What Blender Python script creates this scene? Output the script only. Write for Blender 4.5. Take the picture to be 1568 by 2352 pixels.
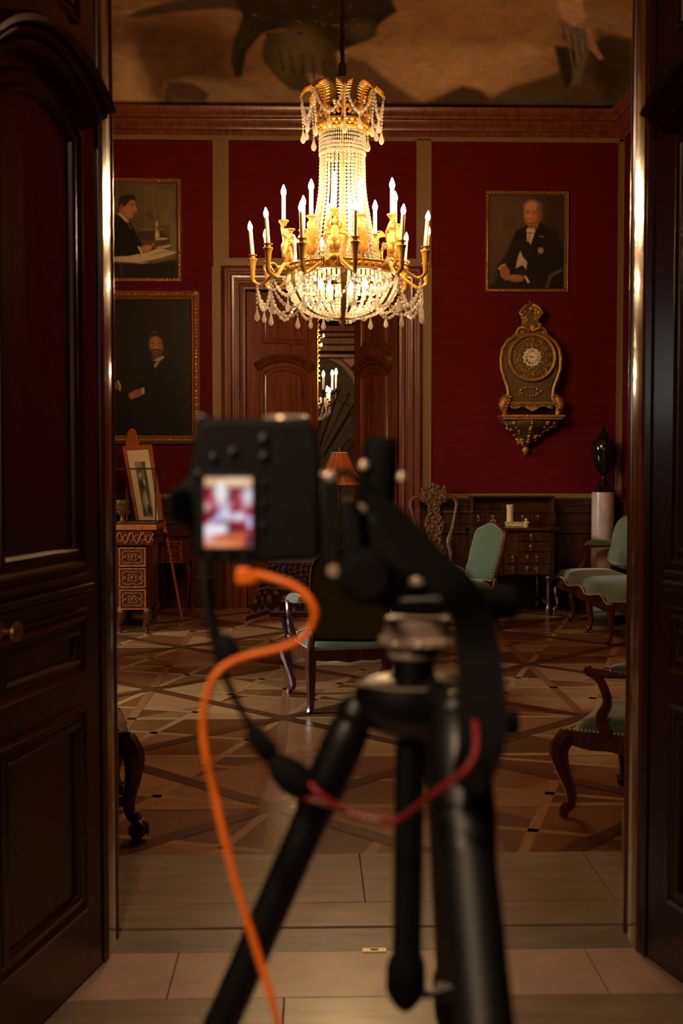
import bpy, bmesh, math, random
import numpy as np
from mathutils import Vector, Matrix
random.seed(7); np.random.seed(7)
for o in list(bpy.data.objects): bpy.data.objects.remove(o)
S = bpy.context.scene
COL = S.collection
PI = math.pi

# ------------------------------------------------------------------ camera
F_PX, W_PX, H_PX = 2700.0, 1568.0, 2352.0
PITCH, YAW, EYE = math.radians(2.46), math.radians(1.5), 1.5
cd = bpy.data.cameras.new('camera'); cam = bpy.data.objects.new('camera', cd); COL.objects.link(cam)
cam.location = (0, 0, EYE); cam.rotation_euler = (PI/2 - PITCH, 0, -YAW)
cd.sensor_fit = 'VERTICAL'; cd.sensor_height = 36.0; cd.sensor_width = 24.0
cd.lens = 36.0*F_PX/H_PX
cd.dof.use_dof = True; cd.dof.focus_distance = 8.6; cd.dof.aperture_fstop = 4.2
cd.clip_start = 0.02
S.camera = cam

# ------------------------------------------------------------------ light, world, exposure
S.view_settings.view_transform = 'Standard'; S.view_settings.look = 'None'
S.view_settings.exposure = 0.0; S.view_settings.gamma = 1.0; S.view_settings.use_curve_mapping = False
w = bpy.data.worlds.new('world'); S.world = w; w.use_nodes = True
w.node_tree.nodes['Background'].inputs[0].default_value = (0.5, 0.6, 0.8, 1)
w.node_tree.nodes['Background'].inputs[1].default_value = 0.0
BULB = 700.0           # candle bulb emission
WINDOW_W = 780.0    # daylight outside the two side windows, watts
WINDOW2_W = 27.0
HALL_W = 26.0          # dim hall lamp, watts
FAR_W = 85.0
def area(name, loc, target, sx, sy, watts, col):
    l = bpy.data.lights.new(name, 'AREA'); l.shape = 'RECTANGLE'; l.size = sx; l.size_y = sy; l.energy = watts; l.color = col
    o = bpy.data.objects.new(name, l); COL.objects.link(o); o.location = loc
    o.rotation_euler = (Vector(target) - Vector(loc)).to_track_quat('-Z', 'Y').to_euler()
    return o
area('daylight_outside_window', (-7.0, 7.25, 3.5), (0.2, 7.3, 0.2), 1.2, 1.4, WINDOW_W, (0.97, 0.99, 0.96))
area('daylight_outside_second_window', (-4.7, 9.05, 2.6), (1.0, 9.8, 0.6), 0.9, 1.4, WINDOW2_W, (0.97, 0.99, 0.96))
area('hall_ceiling_lamp', (-0.5, 0.3, 3.4), (0.1, 2.4, 0.0), 0.3, 0.3, HALL_W, (1.0, 0.66, 0.42))
area('added_rig_fill_light', (-0.5, 0.3, 1.9), (0.0, 1.2, 1.3), 0.16, 0.16, 5.5, (1.0, 0.70, 0.46))  # unseen fill light added near the tripod to brighten cable and metal
cy = S.cycles
cy.max_bounces = 5; cy.diffuse_bounces = 3; cy.glossy_bounces = 3; cy.transmission_bounces = 4; cy.transparent_max_bounces = 7
cy.use_adaptive_sampling = True; cy.adaptive_threshold = 0.02
cy.caustics_reflective = False; cy.caustics_refractive = False
cy.sample_clamp_indirect = 2.0; cy.sample_clamp_direct = 0.0
cy.use_denoising = True
cy.use_light_tree = True

# ------------------------------------------------------------------ pixel -> place
_F = Vector((math.sin(YAW)*math.cos(PITCH), math.cos(YAW)*math.cos(PITCH), -math.sin(PITCH)))
_R = Vector((math.cos(YAW), -math.sin(YAW), 0))
_U = _R.cross(_F)
def ray(px, py): return _F + _R*((px - W_PX/2)/F_PX) + _U*(-(py - H_PX/2)/F_PX)
def at(px, py, Y):
    d = ray(px, py); return d*(Y/d.y) + Vector((0, 0, EYE))
def onz(px, py, z=0.0):
    d = ray(px, py); return d*((z - EYE)/d.z) + Vector((0, 0, EYE))
def topx(p):
    q = Vector(p) - Vector((0, 0, EYE)); zf = q.dot(_F)
    return W_PX/2 + F_PX*q.dot(_R)/zf, H_PX/2 - F_PX*q.dot(_U)/zf

# ------------------------------------------------------------------ mesh builder
class MB:
    def __init__(s): s.v = []; s.f = []; s.m = []; s.mi = 0; s.uv = None; s.fc = []; s.col = None
    def add(s, vs, fs):
        b = len(s.v); s.v.extend([tuple(p) for p in vs])
        for f in fs: s.f.append(tuple(b + i for i in f)); s.m.append(s.mi); s.fc.append(s.col)
        return b
    def box(s, x0, x1, y0, y1, z0, z1, T=None):
        vs = [(x, y, z) for z in (z0, z1) for y in (y0, y1) for x in (x0, x1)]
        if T: vs = [T(*p) for p in vs]
        s.add(vs, [(0,2,3,1),(4,5,7,6),(0,1,5,4),(2,6,7,3),(0,4,6,2),(1,3,7,5)])
    def tube(s, pts, r, seg=8, caps=True, flat=1.0, ref=None, twist=0.0):
        pts = [Vector(p) for p in pts]; n = len(pts)
        rs = r if isinstance(r, (list, tuple)) else [r]*n
        T = []
        for i in range(n):
            t = pts[min(i+1, n-1)] - pts[max(i-1, 0)]
            T.append(t.normalized() if t.length > 1e-9 else Vector((0,0,1)))
        up = Vector(ref) if ref else (Vector((0,0,1)) if abs(T[0].z) < 0.9 else Vector((1,0,0)))
        N = (up - T[0]*up.dot(T[0])).normalized()
        vs = []
        for i in range(n):
            N = (N - T[i]*N.dot(T[i])).normalized(); B = T[i].cross(N)
            for k in range(seg):
                a = 2*PI*(k+0.5)/seg + twist
                vs.append(pts[i] + N*(math.cos(a)*rs[i]*flat) + B*(math.sin(a)*rs[i]))
        fs = [(i*seg+k, i*seg+(k+1)%seg, (i+1)*seg+(k+1)%seg, (i+1)*seg+k) for i in range(n-1) for k in range(seg)]
        if caps: fs += [tuple(range(seg-1, -1, -1)), tuple((n-1)*seg+k for k in range(seg))]
        s.add(vs, fs)
    def lathe(s, prof, seg=16, o=(0,0,0), axis=None, scale=(1,1), a0=0.0, caps=True):
        o = Vector(o); M = Matrix.Identity(3)
        if axis is not None: M = Vector((0,0,1)).rotation_difference(Vector(axis)).to_matrix()
        vs = []
        for r, z in prof:
            for k in range(seg):
                a = a0 + 2*PI*k/seg
                vs.append(o + M @ Vector((r*math.cos(a)*scale[0], r*math.sin(a)*scale[1], z)))
        n = len(prof)
        fs = [(i*seg+k, i*seg+(k+1)%seg, (i+1)*seg+(k+1)%seg, (i+1)*seg+k) for i in range(n-1) for k in range(seg)]
        if caps: fs += [tuple(range(seg-1, -1, -1)), tuple((n-1)*seg+k for k in range(seg))]
        s.add(vs, fs)
    def ball(s, c, rx, ry=None, rz=None, seg=10, rings=6, M=None):
        ry = rx if ry is None else ry; rz = rx if rz is None else rz
        c = Vector(c); vs = [Vector((0,0,-rz))]
        for i in range(1, rings):
            t = -PI/2 + PI*i/rings
            for k in range(seg):
                a = 2*PI*k/seg; vs.append(Vector((rx*math.cos(t)*math.cos(a), ry*math.cos(t)*math.sin(a), rz*math.sin(t))))
        vs.append(Vector((0,0,rz)))
        if M: vs = [M @ p for p in vs]
        vs = [c + p for p in vs]
        fs = [(0, 1+(k+1)%seg, 1+k) for k in range(seg)]
        for i in range(rings-2):
            for k in range(seg): fs.append((1+i*seg+k, 1+i*seg+(k+1)%seg, 1+(i+1)*seg+(k+1)%seg, 1+(i+1)*seg+k))
        L = len(vs)-1; b = 1+(rings-2)*seg
        fs += [(b+k, b+(k+1)%seg, L) for k in range(seg)]
        s.add(vs, fs)
    def prism(s, out, w0, w1, T):
        n = len(out)
        vs = [T(u, v, w0) for u, v in out] + [T(u, v, w1) for u, v in out]
        fs = [tuple(range(n-1, -1, -1)), tuple(range(n, 2*n))] + [(i, (i+1)%n, n+(i+1)%n, n+i) for i in range(n)]
        s.add(vs, fs)
    def mould(s, path, prof, T, closed=True):
        """profile points (offset to the left of the path, height) swept along a 2-D path with mitred corners"""
        P = [Vector((p[0], p[1])) for p in path]; n = len(P); vs = []; m = len(prof)
        for i in range(n):
            a = P[i-1] if (closed or i > 0) else None; c = P[(i+1)%n] if (closed or i < n-1) else None
            d1 = (P[i]-a).normalized() if a is not None else (c-P[i]).normalized()
            d2 = (c-P[i]).normalized() if c is not None else d1
            n1 = Vector((-d1.y, d1.x)); n2 = Vector((-d2.y, d2.x)); nn = n1+n2
            if nn.length < 1e-6: nn = n1
            nn.normalize(); k = 1.0/max(0.35, nn.dot(n1))
            for off, h in prof:
                q = P[i] + nn*(off*k); vs.append(T(q.x, q.y, h))
        fs = []
        for i in range(n if closed else n-1):
            j = (i+1) % n
            for k in range(m-1): fs.append((i*m+k, j*m+k, j*m+k+1, i*m+k+1))
        if not closed: fs += [tuple(range(m)), tuple((n-1)*m+k for k in range(m-1, -1, -1))]
        s.add(vs, fs)
    def grid(s, fn, nu, nv):
        vs = [fn(i/nu, j/nv) for j in range(nv+1) for i in range(nu+1)]
        s.add(vs, [(j*(nu+1)+i, j*(nu+1)+i+1, (j+1)*(nu+1)+i+1, (j+1)*(nu+1)+i) for j in range(nv) for i in range(nu)])
    def build(s, name, mat, parent=None, smooth=True, bevel=0.0, bseg=2, sub=0, label=None, local=False, vcol=None, auto=40):
        me = bpy.data.meshes.new(name); me.from_pydata(s.v, [], s.f); me.validate(verbose=False) if False else None
        mats = mat if isinstance(mat, (list, tuple)) else [mat]
        for q in mats: me.materials.append(q)
        if len(mats) > 1: me.polygons.foreach_set('material_index', s.m)
        if vcol is not None:
            ca = me.color_attributes.new('paint', 'FLOAT_COLOR', 'POINT')
            a = np.ones((len(s.v), 4), np.float32); a[:, :3] = vcol; ca.data.foreach_set('color', a.ravel())
        bm = bmesh.new(); bm.from_mesh(me); bmesh.ops.recalc_face_normals(bm, faces=bm.faces)
        if smooth:
            ang = math.radians(auto)
            for e in bm.edges:
                if len(e.link_faces) == 2 and e.calc_face_angle(0) > ang: e.smooth = False
            for f in bm.faces: f.smooth = True
        bm.to_mesh(me); bm.free()
        o = bpy.data.objects.new(name, me); COL.objects.link(o)
        if parent is not None:
            o.parent = parent
            if not local and parent.type == 'EMPTY': o.matrix_parent_inverse = parent.matrix_basis.inverted()
        if bevel:
            b = o.modifiers.new('bevel', 'BEVEL'); b.width = bevel; b.segments = bseg; b.limit_method = 'ANGLE'; b.angle_limit = math.radians(35)
        if sub:
            b = o.modifiers.new('sub', 'SUBSURF'); b.levels = sub; b.render_levels = sub
        if label: o['label'] = label
        return o

def thing(name, label, cat, loc=(0,0,0), rotz=0.0, group=None):
    o = bpy.data.objects.new(name, None); COL.objects.link(o); o.empty_display_size = 0.05
    o.location = loc; o.rotation_euler = (0, 0, rotz); o['label'] = label; o['category'] = cat
    if group: o['group'] = group
    return o
def tag(o, label, cat, group=None):
    o['label'] = label; o['category'] = cat
    if group: o['group'] = group
    return o
def struct(o, label=None):
    o['kind'] = 'structure'
    if label: o['label'] = label
    return o
def copy_tree(o, parent=None):
    c = o.copy(); COL.objects.link(c)
    if parent is not None: c.parent = parent
    for ch in [q for q in bpy.data.objects if q.parent == o]: copy_tree(ch, c)
    return c
def dup(root, loc, rotz, label, group=None):
    r = copy_tree(root); r.location = loc; r.rotation_euler = (0, 0, rotz); r['label'] = label
    if group: r['group'] = group
    return r
def bez(pts, n):
    """Catmull-Rom through the points"""
    P = [Vector(p) for p in pts]; P = [P[0]*2-P[1]] + P + [P[-1]*2-P[-2]]; out = []
    m = len(P)-3
    for i in range(n):
        t = i/(n-1)*m; k = min(int(t), m-1); t -= k
        a, b, c, d = P[k:k+4]
        out.append(0.5*((2*b)+(c-a)*t+(2*a-5*b+4*c-d)*t*t+(3*b-a-3*c+d)*t**3))
    return out
def lerps(vals, n):
    x = np.linspace(0, len(vals)-1, n); return list(np.interp(x, range(len(vals)), vals))

# ------------------------------------------------------------------ materials
def lin(h):
    if isinstance(h, str):
        h = h.lstrip('#'); c = [int(h[i:i+2], 16)/255 for i in (0, 2, 4)]
    else: c = list(h)
    return tuple(((x/12.92) if x <= 0.04045 else ((x+0.055)/1.055)**2.4) for x in c)
def mat(name, col, rough=0.5, metal=0.0, coat=0.0, col2=None, scale=(8,8,8), detail=5, bump=0.0, bscale=None, sheen=0.0, spec=0.5, trans=0.0, noise='noise', fac=(0.35, 0.65), attr=False, coatr=0.1):
    m = bpy.data.materials.new(name); m.use_nodes = True; nt = m.node_tree; N = nt.nodes; L = nt.links
    p = N['Principled BSDF']
    p.inputs['Roughness'].default_value = rough; p.inputs['Metallic'].default_value = metal
    p.inputs['Coat Weight'].default_value = coat; p.inputs['Coat Roughness'].default_value = coatr
    p.inputs['Sheen Weight'].default_value = sheen; p.inputs['Specular IOR Level'].default_value = spec
    p.inputs['Transmission Weight'].default_value = trans
    c1 = (*lin(col), 1)
    p.inputs['Base Color'].default_value = c1
    def tex(sc):
        tc = N.new('ShaderNodeTexCoord'); mp = N.new('ShaderNodeMapping'); mp.inputs['Scale'].default_value = sc
        L.new(tc.outputs['Object'], mp.inputs[0])
        if noise == 'voronoi':
            t = N.new('ShaderNodeTexVoronoi'); t.inputs['Scale'].default_value = 1.0; L.new(mp.outputs[0], t.inputs['Vector']); return t.outputs['Distance']
        t = N.new('ShaderNodeTexNoise'); t.inputs['Scale'].default_value = 1.0; t.inputs['Detail'].default_value = detail; t.inputs['Roughness'].default_value = 0.62
        L.new(mp.outputs[0], t.inputs['Vector']); return t.outputs[0]
    if attr:
        a = N.new('ShaderNodeAttribute'); a.attribute_name = 'paint'
        if col2 is not None:
            r = N.new('ShaderNodeMapRange'); r.inputs[3].default_value = 0.82; r.inputs[4].default_value = 1.12; r.inputs[1].default_value = 0.3; r.inputs[2].default_value = 0.7
            L.new(tex(scale), r.inputs[0])
            x = N.new('ShaderNodeVectorMath'); x.operation = 'SCALE'; L.new(a.outputs['Color'], x.inputs[0]); L.new(r.outputs[0], x.inputs['Scale'])
            L.new(x.outputs[0], p.inputs['Base Color'])
        else: L.new(a.outputs['Color'], p.inputs['Base Color'])
    elif col2 is not None:
        r = N.new('ShaderNodeValToRGB'); r.color_ramp.elements[0].position = fac[0]; r.color_ramp.elements[1].position = fac[1]
        r.color_ramp.elements[0].color = c1; r.color_ramp.elements[1].color = (*lin(col2), 1)
        L.new(tex(scale), r.inputs[0]); L.new(r.outputs[0], p.inputs['Base Color'])
    if bump:
        b = N.new('ShaderNodeBump'); b.inputs['Strength'].default_value = bump; b.inputs['Distance'].default_value = 0.01
        L.new(tex(bscale or scale), b.inputs['Height']); L.new(b.outputs[0], p.inputs['Normal'])
    return m
def glow(name, col, strength, attr=False):
    m = bpy.data.materials.new(name); m.use_nodes = True; nt = m.node_tree; N = nt.nodes
    for q in list(N):
        if q.type != 'OUTPUT_MATERIAL': N.remove(q)
    e = N.new('ShaderNodeEmission'); e.inputs[0].default_value = (*col, 1); e.inputs[1].default_value = strength
    if attr:
        a = N.new('ShaderNodeAttribute'); a.attribute_name = 'paint'; nt.links.new(a.outputs['Color'], e.inputs[0])
    nt.links.new(e.outputs[0], [q for q in N if q.type == 'OUTPUT_MATERIAL'][0].inputs[0])
    return m
def clear_glass(name, tint=(0.95,0.97,0.95), amount=0.12):
    m = bpy.data.materials.new(name); m.use_nodes = True; nt = m.node_tree; N = nt.nodes; L = nt.links
    N.remove(N['Principled BSDF']); out = [q for q in N if q.type == 'OUTPUT_MATERIAL'][0]
    t = N.new('ShaderNodeBsdfTransparent'); t.inputs[0].default_value = (*tint, 1)
    g = N.new('ShaderNodeBsdfGlossy'); g.inputs['Roughness'].default_value = 0.02
    x = N.new('ShaderNodeMixShader'); x.inputs[0].default_value = amount
    L.new(t.outputs[0], x.inputs[1]); L.new(g.outputs[0], x.inputs[2]); L.new(x.outputs[0], out.inputs[0])
    return m
def crystal(name):
    m = bpy.data.materials.new(name); m.use_nodes = True; nt = m.node_tree; N = nt.nodes; L = nt.links
    p = N['Principled BSDF']; p.inputs['Base Color'].default_value = (1.0, 0.95, 0.86, 1); p.inputs['Roughness'].default_value = 0.04
    p.inputs['Transmission Weight'].default_value = 0.55; p.inputs['IOR'].default_value = 1.6
    out = [q for q in N if q.type == 'OUTPUT_MATERIAL'][0]
    t = N.new('ShaderNodeBsdfTranslucent'); t.inputs[0].default_value = (1.0, 0.93, 0.8, 1)
    x = N.new('ShaderNodeMixShader'); x.inputs[0].default_value = 0.42
    y = N.new('ShaderNodeMixShader'); y.inputs[0].default_value = 0.25
    tr = N.new('ShaderNodeBsdfTransparent')
    L.new(p.outputs[0], x.inputs[1]); L.new(t.outputs[0], x.inputs[2]); L.new(x.outputs[0], y.inputs[1]); L.new(tr.outputs[0], y.inputs[2]); L.new(y.outputs[0], out.inputs[0])
    return m

M = {}
M['wood'] = mat('polished_mahogany', '#3a160b', 0.30, coat=0.5, col2='#5a2614', scale=(26,26,1.6), bump=0.05, coatr=0.16)
M['woodred'] = mat('carved_walnut', '#40190d', 0.30, coat=0.45, col2='#5f2a18', scale=(30,30,6), bump=0.08, coatr=0.15)
M['casing'] = mat('door_casing_wood', '#54240f', 0.33, coat=0.45, col2='#7c3c1c', scale=(24,24,1.5), bump=0.06, coatr=0.2)
M['jamb'] = mat('lacquered_jamb', '#4a2212', 0.22, coat=0.9, col2='#6b3620', scale=(40,40,1.2), coatr=0.12, spec=0.7)
M['dado'] = mat('dado_oak', '#2e1409', 0.42, coat=0.2, col2='#4a2412', scale=(22,22,2), bump=0.06)
M['leafwood'] = mat('dark_door_mahogany', '#1b0702', 0.32, coat=0.35, col2='#2b0e05', scale=(26,26,1.6), bump=0.05, coatr=0.18)
M['honey'] = mat('honey_wood', '#8a4216', 0.4, coat=0.2, col2='#a85a22', scale=(30,30,4), bump=0.05)
M['red'] = mat('red_silk_wall', '#52040a', 0.75, col2='#5f060e', scale=(3,3,60), detail=3, bump=0.04, spec=0.15)
M['olive'] = mat('gilt_leather_border', '#6e5228', 0.5, metal=0.1, col2='#8f7240', scale=(90,90,90), bump=0.2)
M['gold'] = mat('gilded_frame', '#d09a44', 0.28, metal=0.65, col2='#7a4c1a', scale=(55,55,55), bump=0.35, fac=(0.35,0.75))
M['goldbrown'] = mat('worn_gilded_frame', '#a8752f', 0.36, metal=0.5, col2='#5c3a16', scale=(55,55,55), bump=0.35, fac=(0.4,0.75))
M['gilt'] = mat('bright_gilt_bronze', '#e2b058', 0.32, metal=0.45, col2='#c9913a', scale=(60,60,60), bump=0.15)
M['giltdark'] = mat('clock_inlay', '#3c2e14', 0.36, metal=0.45, col2='#8a672c', scale=(120,120,120), bump=0.5, fac=(0.45,0.7))
M['clockgold'] = mat('clock_ormolu', '#b88639', 0.34, metal=0.55, col2='#62421b', scale=(70,70,70), bump=0.5, fac=(0.4,0.75))
M['green'] = mat('green_silk_velvet', '#4c6049', 0.6, col2='#576d54', scale=(160,160,160), sheen=0.5, spec=0.3, bump=0.05)
M['greendk'] = mat('green_back_cloth', '#4a4a26', 0.8, col2='#525028', scale=(90,90,90), spec=0.2)
M['seatgold'] = mat('gold_green_seat', '#6c5a2a', 0.7, col2='#857038', scale=(40,40,40), sheen=0.3)
M['nail'] = mat('brass_nail', '#e6d6ac', 0.35, metal=0.35)
M['brass'] = mat('aged_brass', '#a57c3e', 0.32, metal=0.7, col2='#74552a', scale=(40,40,40), bump=0.1)
M['marble'] = mat('pale_marble', '#a58a7c', 0.3, coat=0.2, col2='#c4aca0', scale=(9,9,3.5), detail=8, fac=(0.38,0.62))
M['urn'] = mat('dark_porphyry', '#0c0a09', 0.12, coat=0.5, col2='#1c1714', scale=(30,30,30))
M['black'] = mat('black_plastic', '#070706', 0.65, spec=0.25, col2='#0a0909', scale=(200,200,200), bump=0.05)
M['blackgloss'] = mat('black_metal', '#0c0c0d', 0.42, metal=0.1, coat=0.12, coatr=0.3)
M['carbon'] = mat('dark_tube_metal', '#0d0e0f', 0.5, metal=0.1)
M['rubber'] = mat('black_rubber', '#060606', 0.8, spec=0.2)
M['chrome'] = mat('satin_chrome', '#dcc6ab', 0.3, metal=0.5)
M['satin'] = mat('satin_alloy', '#c8b49c', 0.5, metal=0.3)
M['orange'] = mat('orange_cable', '#ff7a14', 0.45)
M['redcord'] = mat('red_cord', '#8e1c18', 0.6)
M['white'] = mat('white_print', '#d8cfc4', 0.6)
M['stone_pale'] = mat('pale_limestone', '#c09c86', 0.34, col2='#d2b29e', scale=(5,5,5), detail=9, bump=0.03, coat=0.1)
M['stone_grey'] = mat('grey_step_stone', '#6b6157', 0.4, col2='#857a6d', scale=(6,14,6), detail=9, bump=0.04)
M['stone_green'] = mat('veined_threshold_marble', '#847863', 0.3, col2='#a8977c', scale=(3,16,3), detail=10, bump=0.03, coat=0.15, fac=(0.3,0.7))
M['grout'] = mat('dark_joint', '#2a2119', 0.8)
M['paint'] = mat('oil_paint', '#888888', 0.42, attr=True, col2='#fff', scale=(60,60,60), coat=0.12, spec=0.35)
M['fresco'] = mat('ceiling_paint', '#888888', 0.75, attr=True, col2='#fff', scale=(7,7,7), spec=0.2)
M['parquet'] = mat('parquet_oak', '#888888', 0.3, attr=True, coat=0.25, spec=0.5, coatr=0.22)
M['plaster'] = mat('plain_plaster', '#5a4a3c', 0.8)
M['farwall'] = mat('grey_green_wall', '#39332a', 0.7, col2='#4a4236', scale=(10,10,10))
M['steel'] = mat('old_steel', '#8f8a80', 0.3, metal=0.9)
M['sleeve'] = mat('candle_sleeve', '#f3e3c6', 0.5, spec=0.3)
M['crystal'] = crystal('cut_crystal')
M['bulb'] = glow('lit_bulb', (1.0, 0.60, 0.27), BULB)
M['glass'] = clear_glass('clear_pane')
M['lens'] = mat('lens_glass', '#05060a', 0.05, coat=1.0)
M['ivory'] = mat('ivory_ceramic', '#c9ae78', 0.45, col2='#7d6436', scale=(60,60,60), fac=(0.5,0.7))
M['paper'] = mat('old_paper', '#d8c4a4', 0.7)
M['shade'] = mat('orange_silk_shade', '#b4541c', 0.55, col2='#c8682a', scale=(60,60,3), spec=0.3)
M['shade2'] = mat('pale_silk_shade', '#c99c80', 0.4, col2='#d9ae92', scale=(60,60,3), spec=0.4)
M['rope'] = mat('dark_silk_rope', '#2a1a10', 0.7, col2='#160d08', scale=(60,60,40))
# ================================================================== painting helper
class Canvas:
    """coloured dabs laid on a grid of points (x right, y down) in the painting's own units"""
    def __init__(s, x0, y0, x1, y1, nx, ny, base):
        s.nx, s.ny = nx, ny; s.b = (x0, y0, x1, y1)
        s.X, s.Y = np.meshgrid(np.linspace(x0, x1, nx), np.linspace(y0, y1, ny))
        s.A = np.ones((ny, nx, 3))*np.array(lin(base))
    @classmethod
    def on(cls, X, Y, base):
        s = cls.__new__(cls); s.X, s.Y = np.asarray(X, float), np.asarray(Y, float); s.A = np.ones(s.X.shape+(3,))*np.array(lin(base)); return s
    def mix(s, m, col, op=1.0):
        m = np.clip(m, 0, 1)[..., None]*op; s.A = s.A*(1-m) + np.array(lin(col))*m
    def ell(s, cx, cy, rx, ry, col, soft=0.25, op=1.0, rot=0.0):
        c, n = math.cos(rot), math.sin(rot); dx, dy = s.X-cx, s.Y-cy
        d = np.sqrt(((dx*c+dy*n)/rx)**2 + ((-dx*n+dy*c)/ry)**2)
        s.mix((1+soft-d)/(2*soft), col, op)
    def poly(s, pts, col, soft=1.5, op=1.0):
        P = np.array(pts, float); ins = np.zeros(s.X.shape, bool); dist = np.full(s.X.shape, 1e9)
        for i in range(len(P)):
            (x1, y1), (x2, y2) = P[i], P[(i+1) % len(P)]
            cond = (y1 > s.Y) != (y2 > s.Y)
            with np.errstate(divide='ignore', invalid='ignore'):
                xx = (x2-x1)*(s.Y-y1)/((y2-y1) if y2 != y1 else 1e-9) + x1
            ins ^= cond & (s.X < xx)
            L2 = (x2-x1)**2+(y2-y1)**2 + 1e-9
            t = np.clip(((s.X-x1)*(x2-x1)+(s.Y-y1)*(y2-y1))/L2, 0, 1)
            dist = np.minimum(dist, np.hypot(s.X-(x1+t*(x2-x1)), s.Y-(y1+t*(y2-y1))))
        sd = np.where(ins, dist, -dist); s.mix(0.5+sd/(2*soft), col, op)
    def line(s, pts, wd, col, soft=0.8, op=1.0):
        m = np.zeros(s.X.shape)
        for (x1, y1), (x2, y2) in zip(pts[:-1], pts[1:]):
            L2 = (x2-x1)**2+(y2-y1)**2+1e-9
            t = np.clip(((s.X-x1)*(x2-x1)+(s.Y-y1)*(y2-y1))/L2, 0, 1)
            d = np.hypot(s.X-(x1+t*(x2-x1)), s.Y-(y1+t*(y2-y1))); m = np.maximum(m, np.clip((wd/2+soft-d)/(2*soft), 0, 1))
        s.mix(m, col, op)
    def fbm(s, sx, sy, seed, octv=5):
        r = np.random.RandomState(seed); out = np.zeros(s.X.shape); a = 1.0; tot = 0
        for k in range(octv):
            G = r.rand(64, 64); u, v = s.X/sx*2**k, s.Y/sy*2**k
            i, j = np.floor(u).astype(int), np.floor(v).astype(int); fu, fv = u-i, v-j; fu, fv = fu*fu*(3-2*fu), fv*fv*(3-2*fv)
            g = lambda p, q: G[q % 64, p % 64]
            out += a*((g(i,j)*(1-fu)+g(i+1,j)*fu)*(1-fv)+(g(i,j+1)*(1-fu)+g(i+1,j+1)*fu)*fv); tot += a; a *= 0.5
        return out/tot
    def sheet(s, fn):
        mb = MB(); ny, nx = s.X.shape
        mb.v = [tuple(fn(s.X[j, i], s.Y[j, i])) for j in range(ny) for i in range(nx)]
        mb.f = [(j*nx+i, (j+1)*nx+i, (j+1)*nx+i+1, j*nx+i+1) for j in range(ny-1) for i in range(nx-1)]; mb.m = [0]*len(mb.f)
        return mb
    @property
    def cols(s): return s.A.reshape(-1, 3)

# ================================================================== the room
YB, YN0, YN1 = 12.05, 3.50, 4.43           # back wall; hall face and room face of the doorway wall
XL, XR = -3.4, 3.2
def B(px, py, h=0.0): return at(px, py, YB - h)
def bx(px): return at(px, 1176, YB).x
def bz(py): return at(713, py, YB).z
def TB(u, v, h): return Vector((u, YB - h, v))       # back-wall mapping: u=x, v=z, h out of the wall

# floors ------------------------------------------------------------
def clip(poly, a, b, keep):
    """split a convex polygon by the line a-b"""
    n = Vector((-(b-a).y, (b-a).x)); out = []
    d = [(p-a).dot(n)*keep for p in poly]
    for i in range(len(poly)):
        j = (i+1) % len(poly)
        if d[i] >= -1e-9: out.append(poly[i])
        if (d[i] > 1e-9 and d[j] < -1e-9) or (d[i] < -1e-9 and d[j] > 1e-9):
            out.append(poly[i] + (poly[j]-poly[i])*(d[i]/(d[i]-d[j])))
    return out
def area2(p): return 0.5*sum(p[i].x*p[(i+1)%len(p)].y-p[(i+1)%len(p)].x*p[i].y for i in range(len(p)))
PV, PF, PC, PUV = [], [], [], []
X0, X1, Y0, Y1 = -3.4, 3.2, YN1, YB
def plank(poly, col, ang, z=0.0):
    for a, b, k in ((Vector((X0,Y0)),Vector((X1,Y0)),1),(Vector((X1,Y0)),Vector((X1,Y1)),1),(Vector((X1,Y1)),Vector((X0,Y1)),1),(Vector((X0,Y1)),Vector((X0,Y0)),1)):
        poly = clip(poly, a, b, k)
        if len(poly) < 3: return
    if abs(area2(poly)) < 1e-5: return
    if area2(poly) < 0: poly = poly[::-1]
    b = len(PV); PV.extend([(p.x, p.y, z) for p in poly]); PF.append(tuple(range(b, b+len(poly)))); PC.append(col)
    c, s_ = math.cos(ang), math.sin(ang); ox, oy = random.random()*9, random.random()*9
    PUV.append([(p.x*c+p.y*s_+ox, -p.x*s_+p.y*c+oy) for p in poly])
def strip(a, b, wd, col, z):
    d = (b-a).normalized(); n = Vector((-d.y, d.x))*wd/2
    plank([a-n, b-n, b+n, a+n], col, math.atan2(d.y, d.x), z)
OAK = ['#9c7048', '#80552f', '#65401f', '#ad8453', '#744823', '#8d6038']
def oak(k): 
    c = np.array(lin(OAK[k % len(OAK)]))*(0.9+0.2*random.random()); return tuple(c)
hs = 0.885      # half diagonal of a lozenge
cx0, cy0 = -0.16, 7.71
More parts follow.
